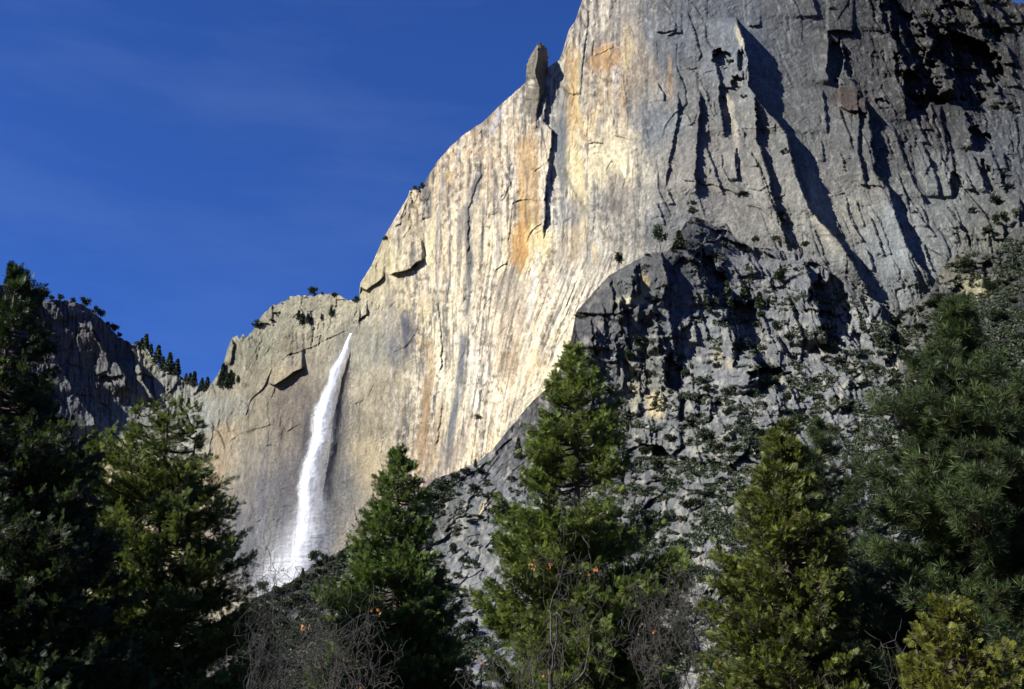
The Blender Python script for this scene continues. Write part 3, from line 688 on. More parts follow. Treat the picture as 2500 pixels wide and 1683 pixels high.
for k_ in range(90):
    x_ = R_.uniform(900, 2400); y_ = R_.uniform(max(topB(x_) + 40, 1060), 1640); l_ = R_.uniform(24, 90)
    sB([(x_, y_), (x_ + R_.uniform(-10, 16), y_ + l_ * .5), (x_ + R_.uniform(-20, 20), y_ + l_)], R_.uniform(3, 10), R_.uniform(12, 34), jit=5)


def depthB(px, py):
    px, py = np.broadcast_arrays(np.asarray(px, float), np.asarray(py, float))
    wx = px + 12 * fbm(px / 60., py / 80., 401, 2); wy = py + 12 * fbm(px / 60., py / 80., 402, 2)
    r = roughB(px, py)[..., 0]
    low = sm(1000, 1150, py + .25 * (px - 1500))
    s = wx - .3 * wy * sm(1550, 1900, px); t = wy
    k1 = .2 + 1.3 * sm(-.3, .5, fbm(px / 90., py / 90., 440, 3)); k2 = .1 + 1.5 * sm(-.15, .5, fbm(px / 60., py / 60., 441, 3))
    rel = r * (12 * blocks(s / 100., t / 200., 403, .9) + 7 * k1 * blocks(s / 42., t / 84., 404) + 5. * k2 * blocks(s / 19., t / 36., 405) + 3. * k2 * blocks(s / 9., t / 15., 406))
    rel2 = r * (20 * blocks(wx / 130., wy / 100., 413, .9) + 8 * k1 * blocks(wx / 44., wy / 34., 414) + 3.4 * k2 * blocks(wx / 19., wy / 15., 415) + 1.8 * k2 * blocks(wx / 8.5, wy / 7.5, 416))
    diag = (wx * .8 + wy)                     # slabs dipping down to the left on the open slope
    rel3 = r * (8 * blocks(diag / 80., (wx - wy) / 240., 423) + 5 * k1 * blocks(diag / 30., (wx - wy) / 100., 424) + 2.2 * k2 * blocks(diag / 12., (wx - wy) / 36., 425) + 1.2 * k2 * blocks(wx / 8., wy / 7., 426))
    sl = (1 - sm(1280, 1420, px)) * sm(1000, 1100, py)
    rel = (rel * (1 - low) + rel2 * low) * (1 - sl) + rel3 * sl
    rel = rel + 1.3 * fbm(wx / 9., wy / 12., 407, 4, .65)
    for i, (k, p, h, w, sd, kw) in enumerate(VB):
        rel = rel + (vstep(px, py, p, h, w, sd, seed=i + 140, **kw) if k == 'v' else hstep(px, py, p, h, w, sd, seed=i + 140, **kw))
    return baseB(px, py) - rel + pits(px, py, PITB, 340)


colB = CI(dim([(1420, 770, 100, 96, 92), (1450, 700, 98, 95, 90), (1380, 880, 104, 100, 97), (1500, 820, 118, 116, 114), (1560, 700, 120, 118, 112), (1580, 950, 150, 146, 130), (1620, 1020, 140, 138, 132), (1650, 640, 104, 100, 96), (1700, 700, 115, 113, 110), (1720, 780, 142, 142, 138), (1720, 900, 150, 148, 142),
            (1830, 650, 148, 144, 138), (1900, 600, 145, 142, 135), (1980, 700, 138, 136, 132), (2090, 800, 160, 158, 148), (2000, 980, 150, 147, 140), (2100, 900, 140, 138, 128), (2250, 850, 120, 116, 108), (2350, 700, 122, 118, 106),
            (2400, 850, 62, 62, 52), (2480, 780, 58, 58, 50), (2320, 800, 84, 82, 74), (1250, 1100, 112, 108, 104), (1320, 1000, 108, 102, 96), (1180, 1180, 140, 138, 132), (1250, 1250, 158, 156, 148), (1150, 1400, 160, 157, 148),
            (1250, 1350, 150, 148, 140), (1050, 1250, 120, 118, 105), (700, 1500, 66, 66, 60), (900, 1400, 66, 66, 58), (800, 1600, 60, 60, 52), (1700, 1150, 140, 138, 130), (1600, 1100, 130, 128, 122), (1700, 1300, 150, 148, 138), (2000, 1200, 140, 140, 135),
            (1720, 1600, 160, 156, 145), (1150, 1600, 140, 140, 142), (2300, 1300, 165, 162, 155), (1550, 1250, 120, 118, 112)], lambda x, y: .90))
PB = [(1600, 990, 22, 34, 0, (236, 216, 164), .8), (1545, 950, 14, 60, 0, (205, 196, 160), .6), (1545, 735, 40, 12, -.2, (232, 222, 184), .7), (1575, 700, 10, 30, 0, (214, 190, 128), .6), (1750, 870, 14, 20, 0, (196, 184, 150), .6),
      (1780, 890, 12, 14, 0, (200, 186, 150), .5), (1180, 1240, 8, 24, -.5, (235, 218, 172), .9), (1970, 1270, 40, 70, 0, (205, 200, 180), .5), (2050, 1330, 30, 40, 0, (210, 205, 180), .5), (1370, 780, 10, 8, 0, (150, 160, 160), .4),
      (1710, 1390, 20, 40, 0, (205, 200, 184), .6), (2180, 900, 12, 20, 0, (225, 215, 180), .7), (2380, 700, 40, 30, 0, (196, 186, 138), .6), (1300, 955, 30, 60, -.9, (96, 86, 80), .7), (2320, 650, 70, 40, .2, (132, 124, 104), .5)]


def colourB(px, py):
    c = lin(colB(px + 20 * fbm(px / 40., py / 50., 430, 3), py + 20 * fbm(px / 40., py / 50., 431, 3)))
    for i, (cx, cy, rx, ry, ln, rgb, k) in enumerate(PB):
        b = np.clip(blob(px, py, cx, cy, rx, ry, ln, i + 50, .4) * k, 0, 1)[..., None]
        c = c * (1 - b) + lin(rgb) * b
    n = fbm(px / 9., py / 22., 432, 4, .6); n2 = fbm(px / 5., py / 6., 433, 3, .7)
    c = c * (1 + .3 * n)[..., None] * (1 + .28 * n2)[..., None]
    w = (.5 * sm(.1, .6, fbm(px / 22., py / 34., 434, 3)))[..., None] * sm(580, 900, py)[..., None]
    c = c * (1 - w) + lin((200, 194, 178)) * w
    return np.clip(c * KA, .012, .7)


xsB = np.concatenate([np.arange(-90, 900, 3.), np.arange(900, 2520, 2.), np.arange(2520, 2760, 10.)])
botB = lambda x: np.interp(x, [-90, 600, 2760], [1860, 1860, 1860])
rockB = rock_mat('granite_slope', .6)
slope = sheet('hillside', xsB, lambda x: topB(x) + 1.8 * fbm(x / 9., x * 0 + .5, 43, 3), botB, depthB, colourB, rockB, rows=600, back=60)
tag(slope, 'broken grey rock buttress and brushy talus slope below the wall', 'hillside', kind='structure')
# ================================================================ foliage and bark materials
def leaf_mat(name, c1, c2, trans=.25, rough=.55, scale=.9):
    m, nt, b = new_mat(name)
    N, L = nt.nodes, nt.links
    at = N.new('ShaderNodeAttribute'); at.attribute_name = 'tint'
    cr = N.new('ShaderNodeValToRGB'); cr.color_ramp.elements[0].color = (*c1, 1); cr.color_ramp.elements[1].color = (*c2, 1)
    oi = N.new('ShaderNodeObjectInfo'); mr = N.new('ShaderNodeMapRange'); mr.inputs[3].default_value = -.18; mr.inputs[4].default_value = .22; ad = N.new('ShaderNodeMath'); ad.operation = 'ADD'; ad.use_clamp = True
    L.new(oi.outputs['Random'], mr.inputs[0]); L.new(mr.outputs[0], ad.inputs[0]); L.new(at.outputs['Fac'], ad.inputs[1])
    L.new(ad.outputs[0], cr.inputs[0]); L.new(cr.outputs[0], b.inputs['Base Color'])
    b.inputs['Roughness'].default_value = rough; b.inputs['Specular IOR Level'].default_value = .3
    tr = N.new('ShaderNodeBsdfTranslucent'); mxs = N.new('ShaderNodeMixShader'); mxs.inputs[0].default_value = trans
    hs = N.new('ShaderNodeHueSaturation'); hs.inputs['Value'].default_value = 1.5; hs.inputs['Hue'].default_value = .485
    L.new(cr.outputs[0], hs.inputs['Color']); L.new(hs.outputs[0], tr.inputs['Color'])
    L.new(b.outputs[0], mxs.inputs[1]); L.new(tr.outputs[0], mxs.inputs[2]); L.new(mxs.outputs[0], N['Material Output'].inputs['Surface'])
    return m


def bark_mat(name, c1, c2, sc=6.):
    m, nt, b = new_mat(name)
    N, L = nt.nodes, nt.links
    tc = N.new('ShaderNodeTexCoord'); mp = N.new('ShaderNodeMapping'); mp.inputs['Scale'].default_value = (1, 1, .25)
    n = N.new('ShaderNodeTexNoise'); n.inputs['Scale'].default_value = sc; n.inputs['Detail'].default_value = 6
    cr = N.new('ShaderNodeValToRGB'); cr.color_ramp.elements[0].position = .35; cr.color_ramp.elements[1].position = .68
    cr.color_ramp.elements[0].color = (*c1, 1); cr.color_ramp.elements[1].color = (*c2, 1)
    L.new(tc.outputs['Object'], mp.inputs[0]); L.new(mp.outputs[0], n.inputs['Vector']); L.new(n.outputs[0], cr.inputs[0]); L.new(cr.outputs[0], b.inputs['Base Color'])
    bp = N.new('ShaderNodeBump'); bp.inputs['Strength'].default_value = .6; bp.inputs['Distance'].default_value = .03
    L.new(n.outputs[0], bp.inputs['Height']); L.new(bp.outputs[0], b.inputs['Normal']); b.inputs['Roughness'].default_value = .9
    return m


M_far = leaf_mat('far_needles', (.012, .020, .010), (.060, .082, .036), .1)
M_brush = leaf_mat('brush_leaves', (.010, .018, .007), (.048, .064, .028), .08)
M_cedar = leaf_mat('cedar_sprays', (.007, .017, .004), (.122, .172, .026), .3)
M_cedar2 = leaf_mat('cedar_sprays_dark', (.005, .014, .004), (.085, .14, .022), .25)
M_cedar3 = leaf_mat('cedar_sprays_olive', (.020, .026, .005), (.17, .18, .022), .3)
M_cedar4 = leaf_mat('cedar_sprays_yellow', (.009, .018, .003), (.140, .172, .024), .3)
M_pine = leaf_mat('pine_needles', (.005, .013, .004), (.066, .098, .022), .12)
M_bark = bark_mat('cedar_bark', (.022, .014, .010), (.085, .058, .042))
M_oak = bark_mat('oak_bark', (.014, .011, .009), (.062, .054, .046), 9.)
M_snag = bark_mat('bare_wood', (.16, .12, .09), (.30, .24, .18))
M_dead = leaf_mat('dead_leaves', (.25, .09, .02), (.42, .20, .05), .3)


def rnd(*a): return RNG.uniform(*a)


def unit(v): return v / (np.linalg.norm(v, axis=-1, keepdims=True) + 1e-9)


def tubes(p0, p1, r0, r1, k=5):
    """tapered limbs, one per row"""
    p0, p1 = np.asarray(p0, float), np.asarray(p1, float); r0 = np.asarray(r0, float); r1 = np.asarray(r1, float)
    d = unit(p1 - p0); a = np.where(np.abs(d[:, 2:3]) < .9, [[0, 0, 1.]], [[1., 0, 0]])
    u = unit(np.cross(d, a)); v = np.cross(d, u)
    th = np.arange(k) / k * 2 * np.pi
    ring = u[:, None] * np.cos(th)[None, :, None] + v[:, None] * np.sin(th)[None, :, None]
    V = np.concatenate([p0[:, None] + ring * r0[:, None, None], p1[:, None] + ring * r1[:, None, None]], 1)
    n = len(p0); b = np.arange(n)[:, None] * 2 * k; j = np.arange(k)[None]; j2 = (j + 1) % k
    f = np.stack([b + j, b + j2, b + k + j2, b + k + j], -1).reshape(-1, 4)
    return V.reshape(-1, 3), f


def leaves(O, D, N_, S, T):
    """instance a template of thin quads: O origins, D axes, N_ normals, S sizes; T (q,4,3)"""
    D = unit(D); Sd = unit(np.cross(N_, D)); Nn = np.cross(D, Sd)
    t = T.reshape(-1, 3)
    V = O[:, None] + S[:, None, None] * (t[None, :, 0:1] * D[:, None] + t[None, :, 1:2] * Sd[:, None] + t[None, :, 2:3] * Nn[:, None])
    V = V.reshape(-1, 3)
    return V, np.arange(len(V)).reshape(-1, 4)


def blade(ang, L, w, x0=0, y0=0, z=0, lift=0.):
    c, s = math.cos(ang), math.sin(ang)
    pt = lambda a, b, zz: (x0 + a * c - b * s, y0 + a * s + b * c, z + zz)
    return [pt(0, 0, 0), pt(L * .5, -w / 2, lift * .6), pt(L, 0, lift), pt(L * .5, w / 2, lift * .6)]


CEDAR_T = np.array([blade(0, 1.15, .13)] + [blade(s * (.95 - .17 * i), .66 - .09 * i, .15, .05 + .22 * i, 0, 0, .14 * s) for i in range(4) for s in (-1, 1)])
CLUMP_T = np.array([blade(a, .8, .55, 0, 0, 0, l) for a, l in ((0, .3), (1.3, -.3), (2.6, .4), (3.9, 0), (5.1, .5))])
def needle_t(n=26):
    r = np.random.default_rng(3); q = []
    for i in range(n):
        th = r.uniform(0, 2 * math.pi); ph = r.uniform(.25, 1.35); L = r.uniform(.75, 1.05)
        d = np.array([math.cos(ph), math.sin(ph) * math.cos(th), math.sin(ph) * math.sin(th)]); s = unit(np.cross(d, r.normal(size=3)))
        q.append([-.1 * d - s * .016, d * L * .5 - s * .022, d * L, d * L * .5 + s * .022])
    return np.array(q)
NEEDLE_T = needle_t()


# ---------------------------------------------------------------- small far trees and shrubs (shared meshes)
def far_crown(kind, seed):
    r = np.random.default_rng(seed); n = 420
    if kind == 'conifer':
        t = r.uniform(.12, 1, n) ** .9; R = .20 * (1.04 - t) ** .8 * (1 + .3 * np.sin(t * 40 + seed)) * np.sqrt(r.uniform(.1, 1, n)); zz = t
    elif kind == 'pine':
        c = r.uniform(-1, 1, (9, 3)) * [.2, .2, .22] + [0, 0, .68]; k = r.integers(0, 9, n); p = c[k] + r.normal(0, .075, (n, 3))
        zz = None
    else:
        c = r.uniform(-1, 1, (8, 3)) * [.38, .38, .18] + [0, 0, .42]; k = r.integers(0, 8, n); p = c[k] + unit(r.normal(size=(n, 3))) * r.uniform(.1, .24, (n, 1)) * [1, 1, .8]
        zz = None
    if zz is not None:
        a = r.uniform(0, 2 * np.pi, n); p = np.stack([R * np.cos(a), R * np.sin(a), zz - .25 * R], -1)
    d = p * [1, 1, 0] + r.normal(0, .12, (n, 3)); S = r.uniform(.05, .085, n) * (1.25 if kind == 'shrub' else 1)
    V, f = leaves(p, d, r.normal(size=(n, 3)) + [0, 0, .8], S, CLUMP_T)
    tint = np.repeat(np.clip(r.beta(1.6, 2.2, n) + .0, 0, 1), len(CLUMP_T) * 4)
    return V, f, tint


def far_trunk(kind, seed):
    r = np.random.default_rng(seed + 50); m = 6
    z = np.linspace(-.08, .9, m + 1); x = np.cumsum(r.normal(0, .012 if kind == 'conifer' else .03, (m + 1, 2)), 0)
    P = np.column_stack([x, z]); rad = np.linspace(.022, .004, m + 1)
    p0, p1, r0, r1 = list(P[:-1]), list(P[1:]), list(rad[:-1]), list(rad[1:])
    for i in range(7):
        k = r.integers(2, m); a = r.uniform(0, 6.28)
        p0.append(P[k]); p1.append(P[k] + [.16 * math.cos(a), .16 * math.sin(a), .05]); r0.append(.008); r1.append(.003)
    return tubes(p0, p1, r0, r1, 4)


FAR = {}
for kind, n in (('conifer', 6), ('pine', 5), ('shrub', 8)):
    for s in range(n):
        V, f, t = far_crown(kind, s * 7 + len(kind))
        c = mesh_np('crown', V, f, M_brush if kind == 'shrub' else M_far, tint=t, link=False).data
        tr = None
        if kind != 'shrub':
            V, f = far_trunk(kind, s); tr = mesh_np('trunk', V, f, M_bark, link=False).data
        FAR[(kind, s)] = (c, tr)
for s in range(2):
    V, f = far_trunk('pine', 30 + s); FAR[('snag', s)] = (None, mesh_np('trunk', V, f, M_snag, link=False).data)


def place_far(kind, px, py, hpx, surf, label, cat, group, width=1., i=None, sink=.5):
    if surf in (rimL, rimA):
        py = max(py, float((topL if surf is rimL else topA)(px)) + 6)
    Y = float(surf(np.array([px]), np.array([py]))[0]) if callable(surf) else surf
    p = world(px, py, Y - .5); h = hpx / F * Y * 1.05
    n = {'conifer': 6, 'pine': 5, 'shrub': 8, 'snag': 2}[kind]; i = random.randrange(n) if i is None else i
    c, tr = FAR[(kind, i)]
    sc = (h * width, h * width, h); rz = random.uniform(0, 6.28)
    loc = (p[0], p[1], p[2] - sink)
    if kind == 'shrub':
        o = bpy.data.objects.new('shrub', c); COL.objects.link(o)
    else:
        o = bpy.data.objects.new('pine_tree' if kind != 'snag' else 'dead_tree', None); COL.objects.link(o)
        for nm, d in (('crown', c), ('trunk', tr)):
            if d is None: continue
            q = bpy.data.objects.new(nm, d); COL.objects.link(q); q.parent = o
    o.location = loc; o.scale = sc; o.rotation_euler = (0, 0, rz)
    tag(o, label, cat, group)


rimL = lambda x, y: depthL(x, y) + 3
rimA = lambda x, y: depthA(x, y) + 2
def many(kind, view, rows, surf, label, group, cat=None, minw=.8):
    for r_ in rows:
        x, y = view([(r_[0], r_[1])])[0]; s = SCALE[view]
        h = r_[2] / s; w = (r_[3] / r_[2]) if len(r_) > 3 else {'conifer': 1.3, 'pine': 1.3, 'shrub': 1.1}[kind]
        if len(r_) > 3: w /= {'conifer': .42, 'pine': .6, 'shrub': 1.45}[kind]
        lb = r_[4] if len(r_) > 4 else label
        place_far(kind, x, y, h, surf, lb, cat or ('shrub' if kind == 'shrub' else 'tree'), group, w)
S7 = lambda p: V2(800, 1083, 2.588, p)
S6 = lambda p: V2(0, 1083, 2.588, p)
S8 = lambda p: V2(1600, 1083, 2.588, p)
SCALE = {R1: 2.613, R2: 2.588, R3: 2.588, R4: 2.588, R5: 3.136, Q1: 3.136, Q4: 3.484, S6: 2.588, S7: 2.588, S8: 2.588}
many('pine', R5, [(300, 375, 110), (335, 370, 95), (385, 425, 60), (465, 420, 70), (550, 455, 60), (655, 490, 95), (730, 510, 75), (770, 540, 85), (825, 575, 60), (870, 620, 85), (910, 650, 55), (1050, 715, 55)],
     rimL, 'small ragged pine along the high upper part of the shaded rim', 'pines on the rim of the shaded wall')
many('conifer', R5, [(1110, 760, 140), (1080, 745, 90), (1150, 775, 100), (1200, 810, 165), (1240, 830, 120), (1290, 870, 160), (1325, 890, 90), (1350, 905, 140), (1420, 945, 80), (1450, 960, 100), (1480, 985, 130), (1540, 1015, 110), (1580, 1025, 135), (1640, 1010, 70), (1680, 990, 110)],
     rimL, 'dark pine in the dense row on the low end of the shaded rim', 'dense row of pines on the shaded rim')
many('conifer', R5, [(1330, 1090, 80), (1440, 1080, 80), (1740, 1090, 120), (1780, 1070, 100), (1700, 1100, 90)], rimA, 'dark pine in the notch left of the waterfall rim', 'pines in the notch')
many('pine', R4, [(595, 530, 55, 75, 'flat topped pine leaning alone on the rim below the dome'), (940, 335, 85, 60, 'tallest round pine on the dome beside the waterfall notch'), (1003, 325, 40, 22, 'tiny narrow pine right of the tallest pine on the dome'),
                  (1085, 345, 55, 45, 'pine with a level top on the right of the dome'), (1215, 355, 48, 50, 'bushy pine in the notch under the rock nose')], rimA, None, 'pines on the rim above the waterfall')
many('shrub', R4, [(715, 445, 40), (680, 485, 34), (900, 335, 22), (1140, 345, 18), (655, 505, 26), (500, 580, 12)], rimA, 'dark bush on the rim of the dome', 'bushes on the dome')
many('conifer', R4, [(870, 500, 80), (850, 470, 70), (905, 490, 60), (995, 465, 42), (1055, 445, 64), (930, 480, 40), (370, 850, 110), (420, 850, 70), (350, 890, 80), (465, 865, 50), (400, 900, 90)], depthA, 'small dark pine on the slabs under the dome', 'pines on the slabs under the dome')
many('pine', R1, [(560, 1085, 50, 40, 'left one of two little pines on the shoulder pillar'), (600, 1080, 58, 38, 'right one of two little pines on the shoulder pillar')], rimA, None, 'two pines on the pillar')
many('shrub', R1, [(370, 1400, 44)], rimA, 'dry bush clinging to the skyline below the two pines', 'bushes on the dome')
many('shrub', Q4, [(755, 790, 80, 95)], depthA, 'lone dark bush growing low on the pale wall', 'bushes on the pale wall')
many('conifer', Q4, [(1100, 1125, 190, 90, 'slim conifer casting a shadow on the bare diagonal slab'), (735, 1190, 75, 40, 'tiny pine where the pale wall meets the slope')], depthB, None, 'trees on the slab')
many('pine', R3, [(805, 275, 175, 90, 'taller left pine standing on top of the dark buttress'), (550, 405, 110, 60, 'thin pine on the left shoulder of the dark buttress'), (1565, 505, 100, 110, 'round headed pine alone on the ribs right of the buttress'),
                  (680, 935, 110, 80, 'see-through pine on the face of the buttress'), (610, 1005, 95, 70, 'scraggly lower pine on the face of the buttress')], depthB, None, 'pines on the buttress')
many('conifer', R3, [(930, 285, 140, 90, 'broad right pine standing on top of the dark buttress'), (1240, 665, 200, 85, 'dark column shaped conifer in the buttress gully'), (1345, 600, 130, 80, 'conifer right of the column shaped one in the gully'), (1400, 620, 100, 60, 'smallest of three conifers in the gully'),
                     (1440, 660, 120, 80, 'conifer at the right end of the gully group'), (2085, 800, 120, 40, 'slender conifer beneath the ribs'), (2200, 905, 100, 60, 'leaning conifer at the foot of the ribs')], depthB, None, 'conifers in the gully')
shr3 = [(1410, 245, 75, 80), (1540, 235, 70, 60), (1730, 260, 50, 70), (1580, 115, 70, 70), (1000, 62, 50, 60), (1050, 112, 30, 90), (940, 800, 60, 70), (515, 995, 45, 50), (790, 925, 60, 90), (830, 950, 50, 50), (950, 985, 60, 60), (970, 1085, 100, 90),
        (1080, 1160, 110, 150), (1120, 1190, 80, 120), (1250, 1215, 100, 160), (1330, 915, 80, 110), (1560, 795, 90, 120), (1620, 850, 70, 110), (1850, 925, 80, 120), (2180, 855, 70, 110), (1640, 985, 60, 90), (1500, 1150, 110, 160), (1620, 1230, 80, 110),
        (960, 1265, 100, 110), (870, 1195, 50, 60), (1250, 1340, 100, 110), (1700, 1245, 60, 80), (2100, 1155, 70, 150), (1160, 1035, 60, 80), (690, 1535, 90, 150), (1100, 1495, 120, 190), (1300, 1405, 60, 90), (1700, 1385, 100, 130), (1160, 705, 50, 90), (1120, 690, 60, 60),
        (470, 712, 40, 60), (730, 325, 25, 60), (1330, 280, 60, 80), (1200, 150, 30, 50), (1450, 710, 60, 90), (1010, 300, 30, 60), (900, 300, 40, 70), (1950, 1010, 70, 110), (1990, 960, 60, 100), (1860, 1000, 70, 110), (2230, 980, 80, 140), (2020, 1080, 60, 90), (1780, 1130, 60, 90), (2150, 1060, 70, 120),
        (840, 520, 30, 50), (640, 480, 60, 50), (1530, 330, 40, 60), (1370, 300, 50, 70), (1660, 420, 40, 60), (2300, 760, 60, 80), (1000, 1400, 70, 120), (880, 1500, 80, 130), (1480, 1480, 80, 140), (1600, 1400, 70, 110)]
many('shrub', R3, shr3, depthB, 'dark bush in a crack of the broken buttress', 'bushes on the buttress')
shr7 = [(800, 225, 55, 110), (720, 300, 60, 130), (650, 350, 60, 120), (870, 190, 50, 110), (960, 200, 60, 120), (920, 300, 70, 120), (1160, 240, 60, 70), (1250, 200, 40, 60), (1040, 345, 60, 80), (1080, 440, 90, 120), (930, 475, 36, 150), (900, 510, 50, 90), (800, 700, 110, 80),
        (870, 755, 60, 100), (820, 855, 60, 90), (930, 650, 50, 80), (1030, 685, 28, 60), (1060, 575, 20, 30), (850, 975, 50, 100), (970, 965, 50, 100), (720, 455, 40, 90), (690, 405, 44, 110), (650, 525, 40, 80), (890, 1205, 110, 170), (850, 1405, 90, 150), (1000, 1110, 90, 120),
        (2080, 155, 70, 130), (2180, 265, 60, 110), (2150, 505, 120, 130), (2300, 425, 120, 170), (2220, 645, 60, 110), (1950, 235, 44, 70), (2050, 295, 40, 90), (2130, 205, 50, 80), (1990, 105, 40, 80), (2250, 120, 60, 120), (2010, 470, 60, 90), (1940, 460, 60, 80), (2180, 700, 60, 110),
        (740, 370, 36, 80), (830, 330, 30, 60), (1000, 490, 24, 60), (1020, 580, 18, 30), (700, 720, 60, 90), (740, 1000, 60, 90), (930, 1350, 50, 90), (1040, 880, 40, 60), (560, 1500, 80, 160), (700, 1560, 70, 150)]
many('shrub', S7, shr7, depthB, 'grey green bush on the open talus slope', 'bushes on the talus slope')
many('pine', S6, [(1985, 790, 110, 70, 'feathery pine in front of the foot of the waterfall'), (2050, 790, 90, 40, 'narrow pine right of the feathery one by the waterfall foot'), (1655, 970, 95, 70, 'flat crowned pine left of the waterfall foot')], depthB, None, 'pines by the waterfall foot')
many('conifer', S6, [(1910, 870, 80, 40, 'tiny pointed conifer at the very foot of the waterfall')], depthB, None, 'pines by the waterfall foot')
shr6 = [(1560, 1040, 50, 120), (1620, 1010, 60, 140), (1700, 985, 60, 140), (1770, 945, 60, 130), (1840, 920, 60, 130), (1900, 890, 50, 110), (1960, 860, 60, 120), (2030, 830, 60, 120), (2100, 790, 60, 130), (2170, 730, 50, 110), (2230, 690, 50, 90), (1600, 1100, 70, 160), (1700, 1080, 80, 170), (1800, 1040, 80, 170),
        (1900, 1000, 80, 170), (2000, 960, 80, 170), (2100, 900, 80, 160), (1530, 1180, 90, 170), (1650, 1200, 90, 190), (1780, 1150, 70, 150), (1950, 1100, 80, 170), (2080, 1050, 90, 180), (1560, 1320, 100, 200), (1720, 1320, 90, 180), (1880, 1250, 90, 170), (2050, 1200, 90, 180), (1640, 1450, 100, 200), (1820, 1420, 90, 180), (2000, 1380, 90, 180)]
many('shrub', S6, shr6, depthB, 'dark brush clump on the ridge below the waterfall', 'brush on the ridge under the waterfall')
# denser brush on the right flank and the lower slope
zones = [('brush on the right flank', 'dark scrub bush on the flank behind the tall right pine', 78, lambda: (rnd(2180, 2500), rnd(640, 1010)), lambda x, y: y > topB(x) + 25, (16, 34)),
         ('scrub on the lower talus', 'low scrub bush on the talus between the middle cedar and the right cedar', 64, lambda: (rnd(1560, 1880), rnd(1060, 1420)), lambda x, y: True, (12, 30)),
         ('scrub beside the ribs', 'scrub bush on ledges right of the dark gully', 22, lambda: (rnd(2040, 2300), rnd(780, 1010)), lambda x, y: True, (14, 26))]
for grp, lb, n, samp, ok, (h0, h1) in zones:
    k = 0
    while k < n:
        x, y = samp()
        if not ok(x, y) or fbm(np.array([x / 55.]), np.array([y / 38.]), 77, 2)[0] < .08: continue
        place_far('shrub', x, y, h0 + (h1 - h0) * rnd(0, 1) ** 1.6, depthB, lb, 'shrub', grp, rnd(.8, 1.7)); k += 1
many('shrub', R2, [(560, 620, 40, 60), (430, 340, 60, 90), (470, 400, 50, 60), (380, 360, 40, 60), (2200, 1130, 90, 110), (2230, 1200, 70, 70), (2150, 1300, 100, 140), (2180, 1420, 110, 160), (2100, 1480, 80, 130), (1890, 1060, 50, 60), (2000, 1340, 40, 80), (560, 1230, 30, 130),
                   (500, 1150, 30, 60), (1640, 1350, 30, 50), (240, 1300, 60, 50), (230, 1330, 50, 70), (1120, 60, 30, 60), (2240, 700, 50, 90), (2140, 690, 40, 90), (2300, 690, 40, 80), (2040, 700, 40, 60), (1770, 640, 50, 90), (1620, 580, 30, 50), (820, 970, 40, 90), (1430, 1140, 30, 60), (810, 1370, 60, 70), (2290, 1380, 100, 110)],
     depthA, 'dark bush on a ledge of the ribbed upper wall', 'bushes on the upper wall')
many('shrub', R2, [(x, y, 50, 100) for x, y in ((1700, 120), (1800, 60), (1900, 40), (2000, 60), (2100, 30), (2200, 40), (1650, 330), (2050, 140), (2250, 120), (1960, 160), (2150, 160), (1840, 130))], depthA, 'brush clump in the dark upper corner', 'brush in the dark upper corner')
place_far('snag', *R2([(730, 640)])[0], 62, depthA, 'bare dead trunk against the black shadow of the great rib', 'dead tree', None, .5, 0)
place_far('snag', *R3([(1410, 1400)])[0], 90, depthB, 'tall bleached dead trunk at the foot of the buttress', 'dead tree', None, .4, 1)

# low ground cover between the countable bushes
def undergrowth():
    dens = CI([(2400, 800, .85), (2480, 900, .9), (2300, 900, .75), (2450, 700, .8), (2250, 760, .35), (2420, 580, .7), (1600, 1150, .5), (1750, 1100, .55), (1650, 1300, .5), (1850, 1250, .6), (2100, 1000, .45), (2050, 1150, .5), (700, 1480, .75), (800, 1420, .7), (900, 1450, .5), (620, 1560, .7),
               (1100, 1200, .5), (1200, 1200, .22), (1250, 1050, .02), (1150, 1350, .3), (1250, 1450, .3), (1450, 750, .03), (1600, 800, .1), (2350, 690, .45), (2430, 680, .6), (1750, 950, .3), (1900, 900, .4), (1650, 1000, .35), (1850, 650, .2), (2000, 800, .35), (1500, 1150, .35), (1500, 1500, .4), (2000, 1500, .5), (1000, 1600, .4)])
    r = np.random.default_rng(99); n = 60000
    x = r.uniform(560, 2520, n); y = r.uniform(540, 1690, n)
    d = dens(x, y)[:, 0]; nz = .5 + .55 * fbm(x / 85., y / 42., 711, 4, .6)
    ok = (y > topB(x) + 5) & (nz < d * .98 + .02)
    x, y = x[ok], y[ok]
    Y = depthB(x, y); P = world(x, y, Y); n = len(x); K = 22
    R = r.uniform(1.2, 4.4, n) * (.6 + .5 * Y / 1400)
    q = unit(r.normal(size=(n, K, 3))) * r.uniform(.3, 1., (n, K, 1)) * R[:, None, None] * [1, 1, .7]; q[..., 2] = np.abs(q[..., 2]); q[..., 1] -= .3 * R[:, None]
    O = (P[:, None] + q).reshape(-1, 3); m = len(O)
    V, f = leaves(O, r.normal(size=(m, 3)), r.normal(size=(m, 3)) + [0, -.3, .7], r.uniform(1.3, 2.7, m), CLUMP_T[:2])
    t = np.repeat(np.clip(np.repeat(r.normal(.42, .2, n), K) + r.normal(0, .15, m), 0, 1), 8)
    o = mesh_np('undergrowth', V, f, M_brush, tint=t); tag(o, 'patchy grey green scrub covering the ledges and talus of the hillside', 'undergrowth', kind='stuff')
undergrowth()
M_oak_dark = bark_mat('dark_oak_bark', (.008, .007, .006), (.034, .030, .026), 9.)
